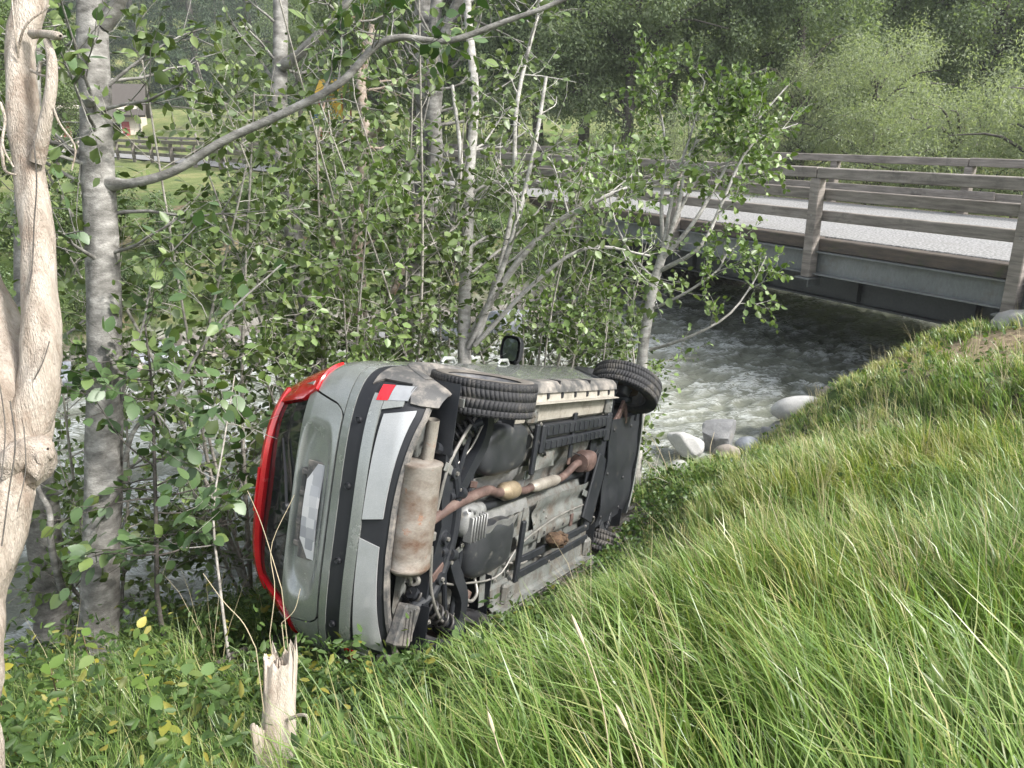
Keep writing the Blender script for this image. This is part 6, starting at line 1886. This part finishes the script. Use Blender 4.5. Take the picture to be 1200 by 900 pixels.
weed_cover('ground_cover', 'dense low green weeds at the foot of the car', 175, rg, lambda x, y, s, t: near_car(x, y, s, t) * (s < .4), 'weed', (.03, .26), (8, 18), .042, .032)
weed_cover('leafy_ground_cover', 'taller nettle-like weeds along the lower left bank', 75, rg, lambda x, y, s, t: near_car(x, y, s, t) * (x < .3) * (.15 + .85 * (x < -.45)) * (s < .2), 'nettle', (.12, .7), (12, 28), .055, .025)
weed_cover('clover_cover', 'small light leaves scattered through the long grass', 14, rg, lambda x, y, s, t: grassy(x, y), 'weed', (.05, .22), (4, 9), .05, .045)

# tall single nettle-like plants at the left edge and broad-leaved plants in the grass
LEAF_W = leaf_one('weed_leaf', 6); LEAF_W.materials.append(leafmat('broad_weed_leaf', [(.06, .12, .03), (.10, .17, .04), (.08, .145, .035), (.15, .2, .045)], 1.25, .3, .5, True))
LEAF_Y = leaf_one('yellow_leaf', 6); LEAF_Y.materials.append(leafmat('yellowing_weed_leaf', [(.08, .145, .035), (.12, .18, .04), (.09, .155, .035), (.10, .16, .04), (.34, .29, .04)], 1.2, .3, .5, True))
def tall_weed(px, py, H, seed, label, me, group=None, stem='stem', pairs=9, L=.07):
    r = np.random.default_rng(seed)
    b = ground_hit(px, py, .9, 9)
    top = b + np.array([r.normal(0, .12) * H, r.normal(0, .12) * H, H])
    pth = smooth_path([b - np.array([0, 0, .05]), (b + top) / 2 + r.normal(0, .03, 3), top], 14)
    root = empty('tall_weed', tuple(b)); tag(root, label, 'plant', group)
    link('stem', MB().tube(pth - b, np.linspace(.006, .002, 14), 6).build('stem', M[stem], root).data) if False else MB().tube(pth - b, np.linspace(.006, .002, 14), 6).build('stem', M[stem], root)
    P = []; D = []
    for k in range(pairs):
        u = .25 + .75 * k / (pairs - 1); i = min(int(u * 13), 12); p_ = pth[i] + (pth[i + 1] - pth[i]) * (u * 13 - i)
        a = k * 1.57 + r.uniform(-.3, .3)
        for q in (0, math.pi):
            P.append(p_); D.append(np.array([math.cos(a + q), math.sin(a + q), .1]) * 1.4)
    leaf_objects(P, D, r, root, L, me, .25)
    return root
for k, (px, py, H) in enumerate([(85, 905, .62), (150, 890, .55), (30, 880, .7), (60, 930, .5), (190, 900, .6), (225, 870, .5), (120, 860, .6), (250, 905, .42), (170, 850, .65), (15, 925, .5), (210, 930, .4)]):
    tall_weed(px, py, H, 500 + k, 'upright nettle-like weed with yellowing leaves below the grey trunk', LEAF_Y if k % 2 == 0 else LEAF_W, 'nettle-like weeds of the lower left bank', 'stem_red' if k % 3 == 0 else 'stem', 10, .062)
for k, (px, py, H, L, lab) in enumerate([(985, 850, .22, .10, 'broad-leaved weed low in the long grass'), (1000, 880, .2, .1, 'broad-leaved weed low in the long grass'), (1100, 705, .2, .075, 'small leafy weed among the long grass'), (1115, 770, .16, .07, 'small leafy weed among the long grass'), (1165, 760, .18, .08, 'small leafy weed among the long grass'), (530, 770, .2, .06, 'bright green sprig in front of the car bumper'), (420, 790, .22, .065, 'green leafy weed by the bumper corner'), (690, 690, .2, .06, 'leafy weed under the car floor')]):
    tall_weed(px, py, H, 540 + k, lab, LEAF_W, {'broad-leaved weed low in the long grass': 'broad-leaved weeds', 'small leafy weed among the long grass': 'small weeds in the grass'}.get(lab), 'stem', 4, L)

# dry seed stalks standing above the grass
def stalk(path_px, label, r0=.0022, head=.06, group=None):
    pth = pxpath(path_px, 14)
    b = pth[0].copy()
    g = on_ground(b); pth = np.concatenate([[g - np.array([0, 0, .03])], pth]) if g[2] < b[2] else pth
    root = empty('grass_stalk', tuple(pth[0])); tag(root, label, 'grass stalk', group)
    MB().tube(pth - pth[0], np.linspace(r0, r0 * .6, len(pth)), 5).build('stem', M['straw'], root)
    if head:
        d = pth[-1] - pth[-2]; d /= np.linalg.norm(d); q = pth[-1] - pth[0]
        hb = MB(); hb.lathe([(.0008, 0), (.0045, .012), (.0055, head * .5), (.004, head * .8), (.0006, head)], q - d * .01, d, 7)
        hb.build('seed_head', M['straw'], root)
    return root
for sp, lab, hd in (([(718, 905, 2.05), (705, 820, 2.1), (690, 770, 2.12), (683, 752, 2.13)], 'dry straw stalk with a pale seed head standing up in the grass', .09), ([(755, 910, 1.9), (742, 870, 1.92), (734, 852, 1.93)], 'short dry stalk with a pale seed head low in the grass', .07),
                    ([(596, 905, 2.0), (585, 880, 2.02), (578, 856, 2.03)], 'leaning dry stalk with a small seed head below the bumper', .06), ([(330, 690, 3.2), (318, 650, 3.2), (305, 610, 3.2), (290, 575, 3.2)], 'long bent straw blade in front of the red roof edge', 0),
                    ([(316, 745, 3.1), (322, 690, 3.1), (318, 640, 3.1), (345, 580, 3.1)], 'upright straw blade crossing the tailgate', 0), ([(300, 760, 2.9), (285, 730, 2.9), (262, 705, 2.9), (238, 672, 2.9)], 'pale straw blade arching left of the car', 0), ([(330, 730, 3.0), (345, 715, 3.0), (352, 690, 3.0)], 'short curved straw blade under the tailgate', 0)):
    stalk(sp, lab, .0022 if hd else .0018, hd)
# tangle of dry twigs and driftwood by the front of the car
for k in range(26):
    t_ = rg.uniform(-6.5, -4.9); s_ = rg.uniform(.0, .85)
    b = on_ground(P3(s_, t_, 0)); a = rg.uniform(0, 6.28); L_ = rg.uniform(.3, .7)
    e = b + np.array([math.cos(a) * L_ * .5, math.sin(a) * L_ * .5, L_ * rg.uniform(.2, 1.0)])
    o = MB().tube(smooth_path([b - np.array([0, 0, .05]), (b + e) / 2 + rg.normal(0, .06, 3), e], 9), np.linspace(.005, .002, 9), 5).build('dry_twig', M['twig'] if k % 2 else M['straw'], None)
    tag(o, 'thin dry twig in the brown tangle past the front wheel', 'twig', 'dry twigs past the front wheel')
for k, (a, b_, r_) in enumerate((((225, 745, 4.2), (282, 715, 4.5), .03), ((240, 760, 4.1), (300, 728, 4.3), .022))):
    p_, q_ = at(*a), at(*b_); p_ = on_ground(p_) + np.array([0, 0, .04]); q_ = on_ground(q_) + np.array([0, 0, .12])
    o = MB().tube(smooth_path([p_, (p_ + q_) / 2 + np.array([0, 0, .03]), q_], 10), np.linspace(r_, r_ * .6, 10), 8).build('driftwood', M['bark_dark'], None)
    tag(o, ('thick' if k == 0 else 'thin') + ' dark driftwood branch lying under the tailgate', 'branch')


# ---------------------------------------------------------------- thin valley haze
hz = bpy.data.meshes.new('haze'); bmh = bmesh.new(); bmesh.ops.create_cube(bmh, size=1.0)
top = max(float(GZ.max()) + 32.0, 50.0); low = float(GZ.min()) - 1.0
for v in bmh.verts:
    v.co = Vector((v.co.x * 400, 95 + v.co.y * 290, low + (v.co.z + .5) * (top - low)))
bmh.to_mesh(hz); bmh.free()
m, nt, out = nodes_of('thin_haze')
pv = nt.nodes.new('ShaderNodeVolumePrincipled'); pv.inputs['Color'].default_value = (.86, .90, .92, 1); pv.inputs['Density'].default_value = .0009; pv.inputs['Anisotropy'].default_value = .2
nt.links.new(pv.outputs[0], out.inputs['Volume'])
ho = link('haze', hz, m); ho['kind'] = 'stuff'; tag(ho, 'thin pale haze lying in the valley air', 'haze')
